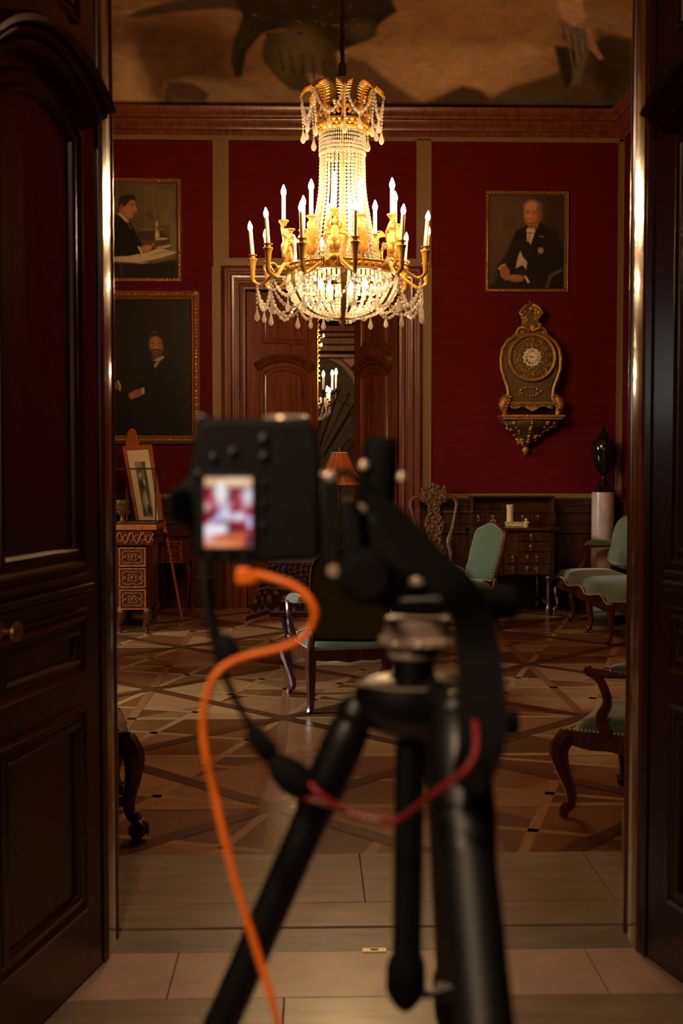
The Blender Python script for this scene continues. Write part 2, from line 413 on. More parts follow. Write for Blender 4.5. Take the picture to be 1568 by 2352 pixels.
for i in range(-9, 10):
    for j in range(-9, 10):
        c = Vector((cx0 + (i+j)*hs, cy0 + (i-j)*hs))
        if not (X0-1.2 < c.x < X1+1.2 and Y0-1.2 < c.y < Y1+1.2): continue
        C4 = [c+Vector((0,-hs)), c+Vector((hs,0)), c+Vector((0,hs)), c+Vector((-hs,0))]
        polys = [C4]
        mid = [(C4[k]+C4[(k+1)%4])/2 for k in range(4)]
        cuts = [(C4[0],C4[2]),(C4[1],C4[3]),(mid[0],mid[2]),(mid[1],mid[3])] + [(C4[k], mid[(k+1)%4]) for k in range(4)]
        for a, b in cuts:
            nx_ = []
            for p in polys:
                for s_ in (1, -1):
                    q = clip(p, a, b, s_)
                    if len(q) >= 3 and abs(area2(q)) > 1e-4: nx_.append(q)
            polys = nx_
        rr = [random.randint(0, 5) for _ in range(24)]
        for p in polys:
            g = sum(p, Vector((0,0)))/len(p) - c; an = math.atan2(g.y, g.x); r = g.length
            sec = int((an+PI)/(PI/4)) % 8; ring = 0 if r < 0.28*hs else 1 if r < 0.5*hs else 2
            plank(p, oak(sec*3+ring*2+rr[(sec//2)*3+ring]), an + (PI/2 if ring != 1 else 0) + (sec % 2)*PI/4)
        z = 0.0008
        for k in range(4):
            strip(C4[k], mid[(k+1)%4], 0.045, oak(3), z)
        strip(C4[1], C4[3], 0.055, oak(3), z*1.6); strip(C4[0], C4[2], 0.055, oak(5), z*1.6)
        strip(C4[0], C4[1], 0.085, tuple(np.array(oak(2))*0.62), z*2.4); strip(C4[1], C4[2], 0.085, tuple(np.array(oak(2))*0.75), z*2.8)
        q = 0.026; plank([c+Vector((-q,-q)), c+Vector((q,-q)), c+Vector((q,q)), c+Vector((-q,q))], lin('#1c0f08'), 0, z*3.4)
me = bpy.data.meshes.new('floor'); me.from_pydata(PV, [], PF)
ca = me.color_attributes.new('paint', 'FLOAT_COLOR', 'CORNER'); uvl = me.uv_layers.new(name='grain')
cc, uu = [], []
for f, c, u in zip(PF, PC, PUV):
    cc += [(*c, 1.0)]*len(f); uu += u
ca.data.foreach_set('color', np.array(cc, np.float32).ravel()); uvl.data.foreach_set('uv', np.array(uu, np.float32).ravel())
me.materials.append(M['parquet']); fl = bpy.data.objects.new('floor', me); COL.objects.link(fl); struct(fl)
nt = M['parquet'].node_tree; N = nt.nodes; L = nt.links
uvn = N.new('ShaderNodeUVMap'); uvn.uv_map = 'grain'; mp = N.new('ShaderNodeMapping'); mp.inputs['Scale'].default_value = (4, 60, 1)
nz = N.new('ShaderNodeTexNoise'); nz.inputs['Scale'].default_value = 1; nz.inputs['Detail'].default_value = 6; nz.inputs['Roughness'].default_value = 0.65
mr = N.new('ShaderNodeMapRange'); mr.inputs[1].default_value = 0.3; mr.inputs[2].default_value = 0.7; mr.inputs[3].default_value = 0.72; mr.inputs[4].default_value = 1.18
vs = N.new('ShaderNodeVectorMath'); vs.operation = 'SCALE'; at_ = [q for q in N if q.type == 'ATTRIBUTE'][0]
L.new(uvn.outputs[0], mp.inputs[0]); L.new(mp.outputs[0], nz.inputs[0]); L.new(nz.outputs[0], mr.inputs[0])
L.new(at_.outputs['Color'], vs.inputs[0]); L.new(mr.outputs[0], vs.inputs['Scale']); L.new(vs.outputs[0], N['Principled BSDF'].inputs['Base Color'])

# hall floor and threshold slabs (each row of stone one mesh) --------
def slab_row(name, y0, y1, splits, z, m, x0=-2.2, x1=2.6, sk=0.0):
    mb = MB(); xs = [x0]+splits+[x1]; g = 0.0014
    for a, b in zip(xs[:-1], xs[1:]): mb.box(a+g, b-g, y0+g, y1-g, z-0.06, z)
    o = mb.build(name, m, smooth=False, bevel=0.0015, bseg=1); return struct(o)
slab_row('floor_threshold_inner', 3.93, YN1, [at(833, 2030, 4.0).x*1.03, at(1385, 2030, 4.1).x], 0.004, M['stone_green'], -1.3, 1.75)
slab_row('floor_threshold_outer', 3.725, 3.93, [], 0.004, M['stone_green'], -1.3, 1.75)
slab_row('floor_step', 3.545, 3.725, [], -0.001, M['stone_grey'])
xa, xb = onz(394, 2250).x, onz(1382, 2250).x
slab_row('floor_hall_pale', 3.235, 3.545, [xa, xb], 0.0, M['stone_pale'])
slab_row('floor_hall_veined', 2.95, 3.235, [onz(650, 2340).x], 0.0, M['stone_green'])
for k in range(4): slab_row('floor_hall_tiles', 2.95-0.62*(k+1), 2.95-0.62*k, [xa+0.3*(k%2), xb-0.2*(k%2)], 0.0, M['stone_pale'])
mb = MB(); mb.box(-2.2, 2.6, -0.5, 0.47, -0.06, 0.0); mb.box(-2.2, 2.6, -0.5, YN1-0.01, -0.1, -0.066); struct(mb.build('floor_hall_base', M['grout'], smooth=False))
# brass strike plate set in the floor by the step
p = onz(861, 2195); mb = MB(); mb.box(p.x-0.036, p.x+0.036, 3.53, 3.555, -0.001, 0.0035); mb.mi = 1; mb.lathe([(0.014,0.0036),(0.014,0.0042)], 12, (p.x, 3.543, 0), scale=(1,0.45))
sp = mb.build('strike_plate', [M['nail'], M['rubber']], smooth=False); tag(sp, 'small brass floor strike plate let into the stone before the step', 'plate')

# walls -------------------------------------------------------------
CEIL0, RISE, DC = bz(262), 0.69, 2.2
def wallbox(name, x0, x1, y0, y1, z0, z1, m):
    mb = MB(); mb.box(x0, x1, y0, y1, z0, z1); return struct(mb.build(name, m, smooth=False))
gx0, gx1, gz = bx(566), bx(914), bz(664)       # far door opening
mb = MB(); mb.box(XL-0.2, gx0, YB, YB+0.25, -0.1, 6.0); mb.box(gx1, XR+0.2, YB, YB+0.25, -0.1, 6.0); mb.box(gx0, gx1, YB, YB+0.25, gz, 6.0)
struct(mb.build('wall_back', M['red'], smooth=False))
wallbox('wall_right', XR, XR+0.2, YN1, YB, -0.1, 6.0, M['red'])
wz0, wz1 = 0.95, 2.9; WN = ((6.75, 7.75), (8.55, 9.55))
mb = MB(); mb.box(XL-0.2, XL, YN1, WN[0][0], -0.1, 6.0); mb.box(XL-0.2, XL, WN[0][1], WN[1][0], -0.1, 6.0); mb.box(XL-0.2, XL, WN[1][1], YB, -0.1, 6.0)
for a, b in WN: mb.box(XL-0.2, XL, a, b, -0.1, wz0); mb.box(XL-0.2, XL, a, b, wz1, 6.0)
struct(mb.build('wall_left', M['red'], smooth=False))
for n_, (wy0, wy1) in enumerate(WN):
    win = thing('window_%d' % (n_+1), ['tall window in the side wall, the one nearer the doorway', 'tall window in the side wall, the one nearer the marquetry desk'][n_], 'window', (XL, (wy0+wy1)/2, wz0)); win['kind'] = 'structure'
    mb = MB(); ym = (wy0+wy1)/2
    for a, b, c, d in ((wy0, wy0+0.06, wz0, wz1), (wy1-0.06, wy1, wz0, wz1), (wy0+0.06, wy1-0.06, wz0, wz0+0.06), (wy0+0.06, wy1-0.06, wz1-0.06, wz1), (ym-0.015, ym+0.015, wz0+0.06, wz1-0.06)): mb.box(XL-0.12, XL-0.05, a, b, c, d)
    mb.build('window_frame', M['dado'], win, smooth=False)
    mb = MB(); mb.add([(XL-0.085, wy0+0.05, wz0+0.05), (XL-0.085, wy1-0.05, wz0+0.05), (XL-0.085, wy1-0.05, wz1-0.05), (XL-0.085, wy0+0.05, wz1-0.05)], [(0,1,2,3)]); mb.build('window_pane', M['glass'], win, smooth=False)
# doorway wall: thick piers beside a splayed reveal
JX0, JX1 = -0.61, 1.0
mb = MB()
for sx, jx, far in ((-1, JX0, -0.745), (1, JX1, 1.205)):
    ex = -3.6 if sx < 0 else 3.4
    out = [(jx+sx*0.02, YN0+0.16), (far, YN1), (ex, YN1), (ex, YN0+0.02), (jx+sx*0.05, YN0+0.02)]
    mb.prism(out, -0.1, 6.0, lambda u, v, h: Vector((u, v, h)))
mb.box(JX0-0.3, JX1+0.3, YN0+0.02, YN1, 3.35, 6.0)
struct(mb.build('wall_front', M['dado'], smooth=False))
# polished jambs: convex fillets, flat reveal, quirk
for nm, sx, jx, tilt in (('trim_1', -1, JX0, 0.0), ('trim_2', 1, JX1, 0.045)):
    mb = MB()
    # cross-section in the floor plan: (offset outwards from the opening, depth)
    sec = [(0.06, 0.0), (0.012, 0.0), (0.004, 0.004), (0.0, 0.012)]
    for k in range(9):
        t = k/8; sec.append((-0.004*math.sin(PI*t)*0.7 + (-tilt*0.13*(1-t) if sx > 0 else 0), 0.02+0.12*t))
    sec += [(0.007, 0.146), (0.007, 0.152)]
    for k in range(7):
        a = PI*k/6; sec.append((0.004-0.010*math.sin(a)*0.9, 0.156+0.013*(1-math.cos(a))))
    sec += [(0.02, 0.19), (0.06, 0.19)]
    mb.prism([(jx+sx*o_, YN0+d_) for o_, d_ in sec], 0.0, 3.35, lambda u, v, h: Vector((u, v, h)))
    struct(mb.build(nm, M['jamb'], auto=28))
mb = MB(); mb.box(JX0-0.06, JX1+0.06, YN0, YN0+0.19, 3.27, 3.36); struct(mb.build('trim_3', M['jamb'], smooth=False, bevel=0.01))
for nm, sx, jx, far in (('trim_4', -1, JX0, -0.745), ('trim_5', 1, JX1, 1.205)):   # low stone plinth of the splay
    mb = MB(); mb.prism([(jx-sx*0.004+sx*0.02, YN0+0.195), (far-sx*0.018, YN1-0.02), (far+sx*0.0, YN1-0.02), (jx+sx*0.024, YN0+0.195)], 0.006, 0.17, lambda u, v, h: Vector((u, v, h)))
    struct(mb.build(nm, M['stone_grey'], smooth=False))

# ceiling: coved vault with a painted sky ----------------------------
def ceil_z(x, y):
    d = min(x-XL, XR-x, y-YN1, YB-y); d = max(0.0, d); t = min(d, DC)/DC
    return CEIL0 + RISE*math.sqrt(max(0.0, 1-(1-t)**2))
ys = list(np.linspace(YN1-0.02, 9.2, 24)) + list(np.linspace(9.2, YB, 190)[1:]); xs = list(np.linspace(XL-0.05, -2.2, 8)) + list(np.linspace(-2.2, XR, 300)[1:])+[XR+0.05]
G = [[(x, y, ceil_z(x, y)) for x in xs] for y in ys]
PXY = np.array([[topx(p) for p in r] for r in G])
cv = Canvas.on(PXY[..., 0], PXY[..., 1], '#a77c50')
n1 = cv.fbm(420, 170, 3); n2 = cv.fbm(170, 60, 9)
cv.mix((n1-0.42)*3.2, '#6a4426', 0.9); cv.mix((n2-0.5)*4, '#dab687', 0.8); cv.mix((cv.fbm(120, 70, 21)-0.55)*5, '#5a3a22', 0.7)
cv.ell(640, 60, 380, 190, '#7a5434', 0.6, 0.55)
cv.poly([(300,60),(360,40),(480,60),(540,110),(520,200),(420,260),(360,230),(320,170)], '#4a3220', 26, 0.75)     # dark smoke
cv.poly([(258,120),(300,110),(330,200),(360,262),(258,262)], '#cba675', 18, 0.7)
cv.ell(1000, 100, 190, 60, '#a4774a', 0.6, 0.6); cv.ell(1050, 170, 210, 50, '#d2a87a', 0.7, 0.7); cv.ell(1190, 40, 140, 60, '#ab7f50', 0.7, 0.5)
cv.poly([(380,190),(430,180),(520,185),(640,205),(700,215),(830,230),(960,245),(1060,268),(370,268)], '#92744f', 10, 0.9)   # pale ground
cv.poly([(385,188),(440,190),(480,215),(470,235),(400,232),(375,262),(378,215)], '#4c3826', 4, 0.9)
cv.poly([(800,128),(840,140),(905,195),(960,232),(1000,262),(760,250),(770,170)], '#5d4229', 8, 0.9)
cv.poly([(960,240),(1010,220),(1060,196),(1100,205),(1125,225),(1150,262),(930,262)], '#3f3021', 6, 0.95)
cv.poly([(1110,232),(1180,195),(1260,175),(1290,160),(1275,110),(1340,110),(1400,78),(1470,95),(1470,275),(1120,268)], '#54432d', 7, 0.95)
cv.poly([(1275,105),(1330,110),(1345,160),(1300,200),(1285,165)], '#332618', 5, 0.95); cv.poly([(1370,70),(1450,90),(1455,150),(1400,240),(1360,170)], '#3c2f1f', 12, 0.8)
K, K2, K3 = '#241e15', '#453a27', '#6d5f40'
cv.poly([(292,38),(320,22),(380,8),(470,-12),(570,-20),(570,30),(520,18),(440,24),(370,32),(325,42)], K2, 4, 0.95)          # wing sweeping left
cv.poly([(530,-20),(640,-30),(760,-30),(830,-30),(900,-6),(908,22),(890,34),(868,60),(862,84),(800,108),(772,120),(740,110),(690,90),(650,66),(600,70),(560,40)], K, 5, 0.95)
cv.poly([(560,30),(536,95),(530,140),(540,178),(556,174),(566,120),(600,78),(650,60)], K, 4, 0.95)                             # folded wing
cv.poly([(612,74),(600,118),(604,140),(640,184),(668,206),(700,214),(716,200),(704,170),(730,168),(770,196),(800,196),(776,150),(768,100),(700,70)], K2, 4, 0.97)   # haunch and feet
cv.ell(690, 105, 45, 40, K3, 0.5, 0.75); cv.ell(655, 150, 30, 30, K3, 0.5, 0.4); cv.ell(720, 150, 22, 35, K3, 0.5, 0.35)
cv.poly([(775,40),(850,30),(905,18),(912,26),(860,60),(850,90),(790,112),(800,70)], K, 4, 0.9); cv.ell(830, 70, 30, 22, K3, 0.6, 0.5)
for q in range(26): cv.ell(560+random.random()*260, -5+random.random()*90, 4+3*random.random(), 2.5, '#6d5c3a' if q % 2 else '#120e09', 0.5, 0.7, random.random())
for q in range(9): cv.line([(640+q*13, 112+q*3), (650+q*12, 160+q*4)], 3, K3 if q % 2 else K, 2, 0.8)
for q in range(5): cv.line([(548+q*14, 40+q*5), (536+q*6, 150-q*14)], 3, '#4a3c26', 2, 0.6)
SK = '#c79a78'
cv.ell(1308, 6, 26, 30, SK, 0.35, 0.95, 0.3); cv.poly([(1285,-20),(1330,-20),(1345,40),(1318,62),(1290,40)], SK, 4, 0.95)         # pale seated figure
cv.poly([(1320,56),(1352,62),(1372,110),(1386,134),(1376,138),(1346,104)], '#bd9070', 3, 0.95)
cv.poly([(1282,44),(1318,60),(1346,66),(1352,120),(1330,196),(1312,196),(1322,120),(1290,90)], '#7b6b57', 4, 0.95)
cv.poly([(1350,14),(1390,36),(1453,58),(1453,70),(1400,62),(1350,50)], '#8f7558', 4, 0.9)
for q in range(6): cv.line([(1292+q*9, 60+q*6), (1312+q*5, 180-q*12)], 2.5, '#a8957c' if q % 2 else '#4f4231', 1.5, 0.7)
cv.ell(1302, -8, 12, 12, '#b5532c', 0.5, 0.6)
cv.mix((cv.fbm(26, 14, 33)-0.5)*2.0, '#2c1d10', 0.25)
mb = MB(); nx = len(xs); mb.v = [p for r in G for p in r]
mb.f = [(j*nx+i, j*nx+i+1, (j+1)*nx+i+1, (j+1)*nx+i) for j in range(len(ys)-1) for i in range(nx-1)]; mb.m = [0]*len(mb.f)
struct(mb.build('ceiling', M['fresco'], vcol=cv.cols, auto=180))
wallbox('ceiling_hall', -2.2, 2.6, -0.5, YN0+0.02, 3.62, 3.7, M['plaster'])

# cornice on the back and right wall
co = [(0.0, bz(313)), (0.012, bz(313)), (0.03, bz(307)), (0.03, bz(303)), (0.05, bz(301)), (0.055, bz(297)), (0.075, bz(292)), (0.10, bz(284)), (0.105, bz(281)), (0.135, bz(279)), (0.14, bz(274)), (0.15, bz(272)), (0.18, bz(262)), (0.185, bz(256)), (0.0, bz(254))]
mb = MB(); n = len(co); vs_ = []
for x0_, y0_, dx_, dy_ in ((XL, YB, 0, -1), (XR, YB, -1, -1), (XR, YN1, -1, 0)):
    vs_ += [Vector((x0_+dx_*h, y0_+dy_*h, z)) for h, z in co]
mb.add(vs_, [(i*n+k, (i+1)*n+k, (i+1)*n+(k+1)%n, i*n+(k+1)%n) for i in range(2) for k in range(n)])
struct(mb.build('trim_6', M['casing'], auto=30))
# olive borders framing the red panels: flat straps with a raised line
def border(name, rects):
    mb = MB()
    for x0_, y0_, x1_, y1_ in rects:
        a, b = B(x0_, y1_), B(x1_, y0_); mb.box(a.x, b.x, YB-0.006, YB+0.001, a.z, b.z)
        if (x1_-x0_) < (y1_-y0_):
            for q in ((0.02,), (0.98,), (0.45,))[:2 + (x1_-x0_ > 26)]: xq = a.x+(b.x-a.x)*q[0]; mb.box(xq-0.006, xq+0.006, YB-0.011, YB-0.004, a.z, b.z)
        else:
            for q in (0.06, 0.94): zq = a.z+(b.z-a.z)*q; mb.box(a.x, b.x, YB-0.011, YB-0.004, zq-0.006, zq+0.006)
    return struct(mb.build(name, M['olive'], smooth=False))
border('trim_7', [(100,306,1437,319), (490,320,524,594.5), (956,320,990,594.5), (490,595,990,612), (490,612.5,511,1134), (969,612.5,990,1134), (1413,320,1434,1134)])
# dado
mb = MB(); zt = bz(1134)
for a, b in ((XL, bx(511)), (bx(969), XR)):
    mb.mi = 0; mb.box(a, b, YB-0.02, YB+0.001, 0, zt-0.05)
    mb.box(a, b, YB-0.055, YB, zt-0.075, zt-0.045); mb.box(a, b, YB-0.04, YB, zt-0.12, zt-0.075); mb.box(a, b, YB-0.045, YB, 0, 0.2); mb.box(a, b, YB-0.06, YB, 0, 0.14)
    k = max(1, round((b-a)/0.85)); wd = (b-a)/k
    for i in range(k):
        for z0_, z1_ in ((0.3, 0.78), (0.86, zt-0.18)):
            u0, u1 = a+i*wd+0.09, a+(i+1)*wd-0.09
            mb.mould([(u0,z0_),(u1,z0_),(u1,z1_),(u0,z1_)], [(0,0.02),(0.0,0.03),(0.012,0.034),(0.03,0.024),(0.036,0.015),(0.036,0.02)], TB)
struct(mb.build('baseboard_back', M['dado'], auto=30))
mb = MB()
for a, b in ((XL, bx(511)), (bx(969), XR)): mb.box(a, b, YB-0.03, YB, zt-0.045, zt)
struct(mb.build('trim_8', M['olive'], smooth=False))
mb = MB(); mb.box(XR-0.03, XR+0.001, YN1, YB-0.06, 0, zt-0.05); mb.box(XR-0.05, XR, YN1, YB-0.06, zt-0.08, zt-0.05); mb.box(XR-0.06, XR, YN1, YB-0.06, 0, 0.15); struct(mb.build('baseboard_right', M['dado'], smooth=False))
mb = MB(); mb.box(XL-0.001, XL+0.03, YN1, YB-0.06, 0, 0.93); struct(mb.build('baseboard_left', M['dado'], smooth=False))
# far door casing
cz = bz(612); ox0, ox1 = bx(512), bx(968)
prof = [(0.0, 0.0), (0.0, 0.045), (0.03, 0.07), (0.06, 0.07), (0.066, 0.058), (0.085, 0.058), (0.09, 0.068), (0.105, 0.074), (0.125, 0.07), (0.13, 0.05), (0.15, 0.05), (0.155, 0.036), (0.17, 0.036), (0.175, 0.05), (0.19, 0.056), (0.205, 0.05), (0.21, 0.03), (0.235, 0.03), (0.24, 0.012), (0.242, 0.0)]
mb = MB(); mb.mould([(ox0, 0.0), (ox0, cz), (ox1, cz), (ox1, 0.0)], [(-a, b) for a, b in prof], TB, closed=False)
mb.box(gx0-0.02, gx0+0.0, YB, YB+0.25, 0, gz); mb.box(gx1, gx1+0.02, YB, YB+0.25, 0, gz); mb.box(gx0-0.02, gx1+0.02, YB, YB+0.25, gz, gz+0.02)
struct(mb.build('trim_9', M['casing'], auto=25))

# door leaves --------------------------------------------------------
def arch(u0, u1, v0, v1, rise, n=14):
    """rectangle whose top is a shallow arch"""
    pts = [(u0, v0), (u1, v0), (u1, v1-rise)]
    c = (u0+u1)/2; hw = (u1-u0)/2; R = (hw*hw+rise*rise)/(2*rise); a = math.asin(min(1, hw/R))
    for k in range(1, n): t = a - 2*a*k/n; pts.append((c+R*math.sin(t), v1-R+R*math.cos(t)))
    return pts + [(u0, v1-rise)]
PROF = [(-0.006, 0.0), (-0.004, 0.012), (0.004, 0.016), (0.012, 0.012), (0.016, 0.006), (0.03, 0.006), (0.034, 0.014), (0.044, 0.017), (0.053, 0.01), (0.056, -0.004), (0.07, -0.006), (0.07, 0.0)]
def leaf(name, hinge, ang, wd, ht, flip, m, label, knob=True, rail=True):
    """one carved door leaf; u runs from the hinge, h points to the carved face"""
    r = thing(name, label, 'door', hinge); r['kind'] = 'structure'
    d = Vector((math.cos(ang), math.sin(ang), 0)); nrm = Vector((d.y, -d.x, 0))*flip; o_ = Vector(hinge)
    T = lambda u, v, h: o_ + d*u + nrm*h + Vector((0, 0, v))
    mb = MB(); mb.box(0, wd, 0.008, ht, -0.055, 0.0, lambda u, h, v: T(u, v, h)) if False else None
    mb.prism([(0.0, 0.008), (wd, 0.008), (wd, ht), (0.0, ht)], -0.055, 0.0, T)
    mb.prism([(-0.002, 0.008), (0.03, 0.008), (0.03, ht), (-0.002, ht)], 0.0, 0.006, T)
    mb.build('leaf', m, r, smooth=False, bevel=0.002)
    u0, u1 = 0.13*wd/0.8+0.03, wd-0.13
    def panel(nm, path, base=True, k=1.0):
        mb = MB(); mb.mould(path, [(a, h*k) for a, h in PROF], T); mb.build(nm, m, r, auto=30)
    panel('lower_panel', [(u0, 0.22), (u1, 0.22), (u1, 0.80), (u0, 0.80)])
    panel('middle_panel', [(u0, 0.90), (u1, 0.90), (u1, 1.06), (u0, 1.06)])
    panel('tall_panel', arch(u0, u1, 1.21, 2.49, 0.085)); panel('top_panel', [(u0, 2.72), (u1, 2.72), (u1, ht-0.13), (u0, ht-0.13)])
    # sill mouldings under the tall panel
    mb = MB()
    for z, h, t in ((1.185, 0.02, 0.014), (1.155, 0.03, 0.02), (1.13, 0.016, 0.012), (1.085, 0.012, 0.008)): mb.prism([(u0-0.03, z-t), (u1+0.03, z-t), (u1+0.03, z), (u0-0.03, z)], 0.0, h, T)
    mb.build('sill_moulding', m, r, smooth=False, bevel=0.004)
    # carved hood above the arch
    mb = MB(); A = arch(u0-0.035, u1+0.035, 2.3, 2.535, 0.10)[2:]
    mb.mould(A, [(0.0, 0.0), (0.0, 0.035), (-0.012, 0.042), (-0.02, 0.05), (-0.03, 0.044), (-0.034, 0.06), (-0.046, 0.068), (-0.056, 0.06), (-0.06, 0.08), (-0.075, 0.086), (-0.085, 0.07), (-0.09, 0.0)], T, closed=False)
    top = [(u, v+0.085) for u, v in A]; up = [(u, v+0.16+0.02*math.sin(PI*(u-u0)/(u1-u0))) for u, v in A]
    mb.prism(top + up[::-1], 0.0, 0.03, T); mb.build('arched_hood', m, r, auto=30)
    if knob:
        mb = MB(); c = T(wd-0.165, 1.085, 0); ax = nrm
        mb.lathe([(0.001,0),(0.028,0),(0.03,0.004),(0.02,0.01),(0.009,0.014),(0.008,0.03),(0.013,0.036)], 16, c, ax)
        mb.lathe([(0.002,0.036),(0.013,0.037),(0.02,0.041),(0.024,0.048),(0.0225,0.054),(0.014,0.058),(0.001,0.06)], 18, c, ax, scale=(1.0,1.25)); mb.build('door_handle', M['brass'], r)
    return r
aL = math.atan2(-0.41, -0.10); aR = math.atan2(-0.42, 0.115)
leaf('door_1', (JX0-0.004, YN0-0.004, 0), aL, 0.80, 3.26, -1, M['leafwood'], 'dark carved door leaf with round brass knob, open into the hall', True)
leaf('door_2', (JX1+0.004, YN0-0.004, 0), aR, 0.80, 3.26, 1, M['leafwood'], 'dark carved door leaf without knob, beside the green chair arm', False)
leaf('door_3', (gx0+0.004, YB+0.10, 0), math.radians(20.5), 0.775, gz-0.01, 1, M['casing'], 'carved inner door leaf nearly closed behind the camera', False)
leaf('door_4', (gx1-0.004, YB+0.10, 0), math.radians(180-57), 0.775, gz-0.01, -1, M['casing'], 'carved inner door leaf swung wide open beside the lit passage', False)
# the room beyond ------------------------------------------------------
YF = 18.0
wallbox('floor_far_room', -3, 3.5, YB, YF, -0.1, 0.0, M['dado'])
wallbox('wall_far', -3, 3.5, YF, YF+0.15, -0.1, 6.0, M['farwall'])
wallbox('wall_far_left', -3.1, -3, YB+0.2, YF, -0.1, 6.0, M['farwall']); wallbox('wall_far_right', 3.5, 3.6, YB+0.2, YF, -0.1, 6.0, M['farwall'])
wallbox('ceiling_far_room', -3, 3.5, YB+0.2, YF, 4.4, 4.5, M['dado'])
mb = MB()
for py0, py1, h in ((748, 760, 0.5), (764, 772, 0.42), (776, 790, 0.3), (793, 806, 0.22), (813, 821, 0.3)):
    a, b = at(600, py1, YF-h), at(960, py0, YF-h); mb.box(-2.9, 3.4, YF-h, YF, a.z, b.z)
struct(mb.build('trim_10', M['casing'], smooth=False, bevel=0.01))
c = at(722, 905, YF); mb = MB()
mb.mould([(c.x+0.62*math.cos(t), c.z+0.56*math.sin(t)) for t in np.linspace(-0.1, PI+0.1, 28)], [(0, 0), (0, 0.05), (-0.04, 0.06), (-0.05, 0.03), (-0.08, 0.04), (-0.09, 0.0)], lambda u, v, h: Vector((u, YF-h, v)), closed=False)
struct(mb.build('trim_11', M['casing'], auto=30))
mb = MB(); cpts = [(c.x+0.71*math.cos(t), c.z+0.65*math.sin(t)) for t in np.linspace(0.0, PI/2, 12)]
mb.prism(cpts + [(c.x, at(0, 822, YF).z), (c.x+0.8, at(0, 822, YF).z), (c.x+0.8, c.z)], 0.0, 0.02, lambda u, v, h: Vector((u, YF-h, v)))
struct(mb.build('trim_12', M['honey'], smooth=False))
# ================================================================== pictures on the back wall
def picture(name, label, cat, ox, oy, ix, iy, cvs, prof, leafs=True, group=None):
    """ox=(left,right) oy=(top,bottom) outer edge in photo pixels, ix/iy the sight edge"""
    x0, x1, z0, z1 = bx(ox[0]), bx(ox[1]), bz(oy[1]), bz(oy[0]); a0, a1, b0, b1 = bx(ix[0]), bx(ix[1]), bz(iy[1]), bz(iy[0])
    r = thing(name, label, cat, ((x0+x1)/2, YB, z0), group=group)
    wd = a0 - x0; mb = MB()
    mb.mould([(x0,z0),(x1,z0),(x1,z1),(x0,z1)], [(a*wd, b) for a, b in prof], TB)
    if leafs:      # cast leaf scrolls along the face
        for (ua, va), (ub, vb) in (((x0,z0),(x1,z0)),((x1,z0),(x1,z1)),((x1,z1),(x0,z1)),((x0,z1),(x0,z0))):
            Lg = math.hypot(ub-ua, vb-va); n = max(4, int(Lg/0.034)); dx, dz = (ub-ua)/Lg, (vb-va)/Lg
            for k in range(n):
                f = (k+0.5)/n*Lg
                if leafs == 'ends' and 0.3*Lg < f < 0.7*Lg: continue
                u, v = ua+dx*f - dz*wd*0.42, va+dz*f + dx*wd*0.42
                Mt = Matrix.Rotation((0.6 if k % 2 else -0.6) + math.atan2(dz, dx), 3, 'Y').inverted() if True else None
                mb.ball(TB(u, v, prof_h(prof)), 0.017, 0.007, wd*0.22, 6, 4, Mt)
    mb.build('frame', M['gold'] if leafs is True else M['goldbrown'], r, auto=35)
    sh = cvs.sheet(lambda x, y: Vector((a0-0.004 + (x-ix[0])/(ix[1]-ix[0])*(a1-a0+0.008), YB-0.014, b1+0.004 - (y-iy[0])/(iy[1]-iy[0])*(b1-b0+0.008))))
    sh.build('painted_canvas', M['paint'], r, vcol=cvs.cols, auto=180)
    mb = MB(); mb.box(x0+0.01, x1-0.01, YB-0.012, YB-0.001, z0+0.01, z1-0.01); mb.build('backing', M['dado'], r, smooth=False)
    return r
def prof_h(p): return max(h for _, h in p)-0.008
P1 = [(0,0),(0,0.03),(0.12,0.042),(0.22,0.04),(0.28,0.03),(0.62,0.034),(0.72,0.04),(0.86,0.034),(0.9,0.022),(1.0,0.016),(1.0,0.012)]
P2 = [(0,0),(0,0.04),(0.1,0.05),(0.16,0.045),(0.25,0.06),(0.42,0.078),(0.6,0.07),(0.72,0.05),(0.78,0.042),(0.84,0.046),(0.92,0.04),(1.0,0.018),(1.0,0.012)]
# standing man in evening dress
c = Canvas(1118, 448, 1287, 660, 150, 190, '#4a3820')
c.ell(1165, 500, 60, 80, '#5e4828', 0.7, 0.8); c.ell(1270, 520, 40, 120, '#2e2314', 0.7, 0.7); c.mix((c.fbm(30,30,4)-0.45)*2, '#372917', 0.5)
DK = '#15130f'
c.poly([(1180,528),(1205,515),(1222,512),(1240,512),(1268,528),(1284,560),(1290,600),(1290,662),(1140,662),(1142,640),(1150,600),(1168,560)], DK, 2.5)
c.poly([(1142,605),(1168,570),(1180,600),(1170,640),(1150,655),(1128,640)], DK, 2.5); c.poly([(1145,640),(1200,640),(1260,640),(1290,662),(1118,662),(1124,650)], '#100e0b', 3)
c.ell(1262, 560, 16, 40, '#201c16', 0.6, 0.6); c.ell(1190, 575, 8, 30, '#1f1b15', 0.6, 0.6)
c.poly([(1190,574),(1196,588),(1206,600),(1203,617),(1196,606),(1180,614),(1184,592)], '#bfa888', 1.3)       # waistcoat
c.poly([(1203,525),(1209,520),(1222,520),(1224,528),(1213,560),(1205,545)], '#c9b294', 1.2); c.line([(1204,533),(1211,533),(1220,534)], 2.2, '#5c5440', 0.8); c.line([(1211,534),(1210,546)], 2, '#7a6a44', 0.8)
c.ell(1207, 549, 3, 4, '#b89a62', 0.4, 0.9)
c.ell(1236, 573, 5.5, 6, '#b5a688', 0.45, 0.9); c.ell(1236, 573, 2.2, 2.4, '#6b5a36', 0.4, 0.8); c.line([(1232,541),(1243,541)], 3, '#6c6a5c', 1, 0.8)
FL = '#b5764a'
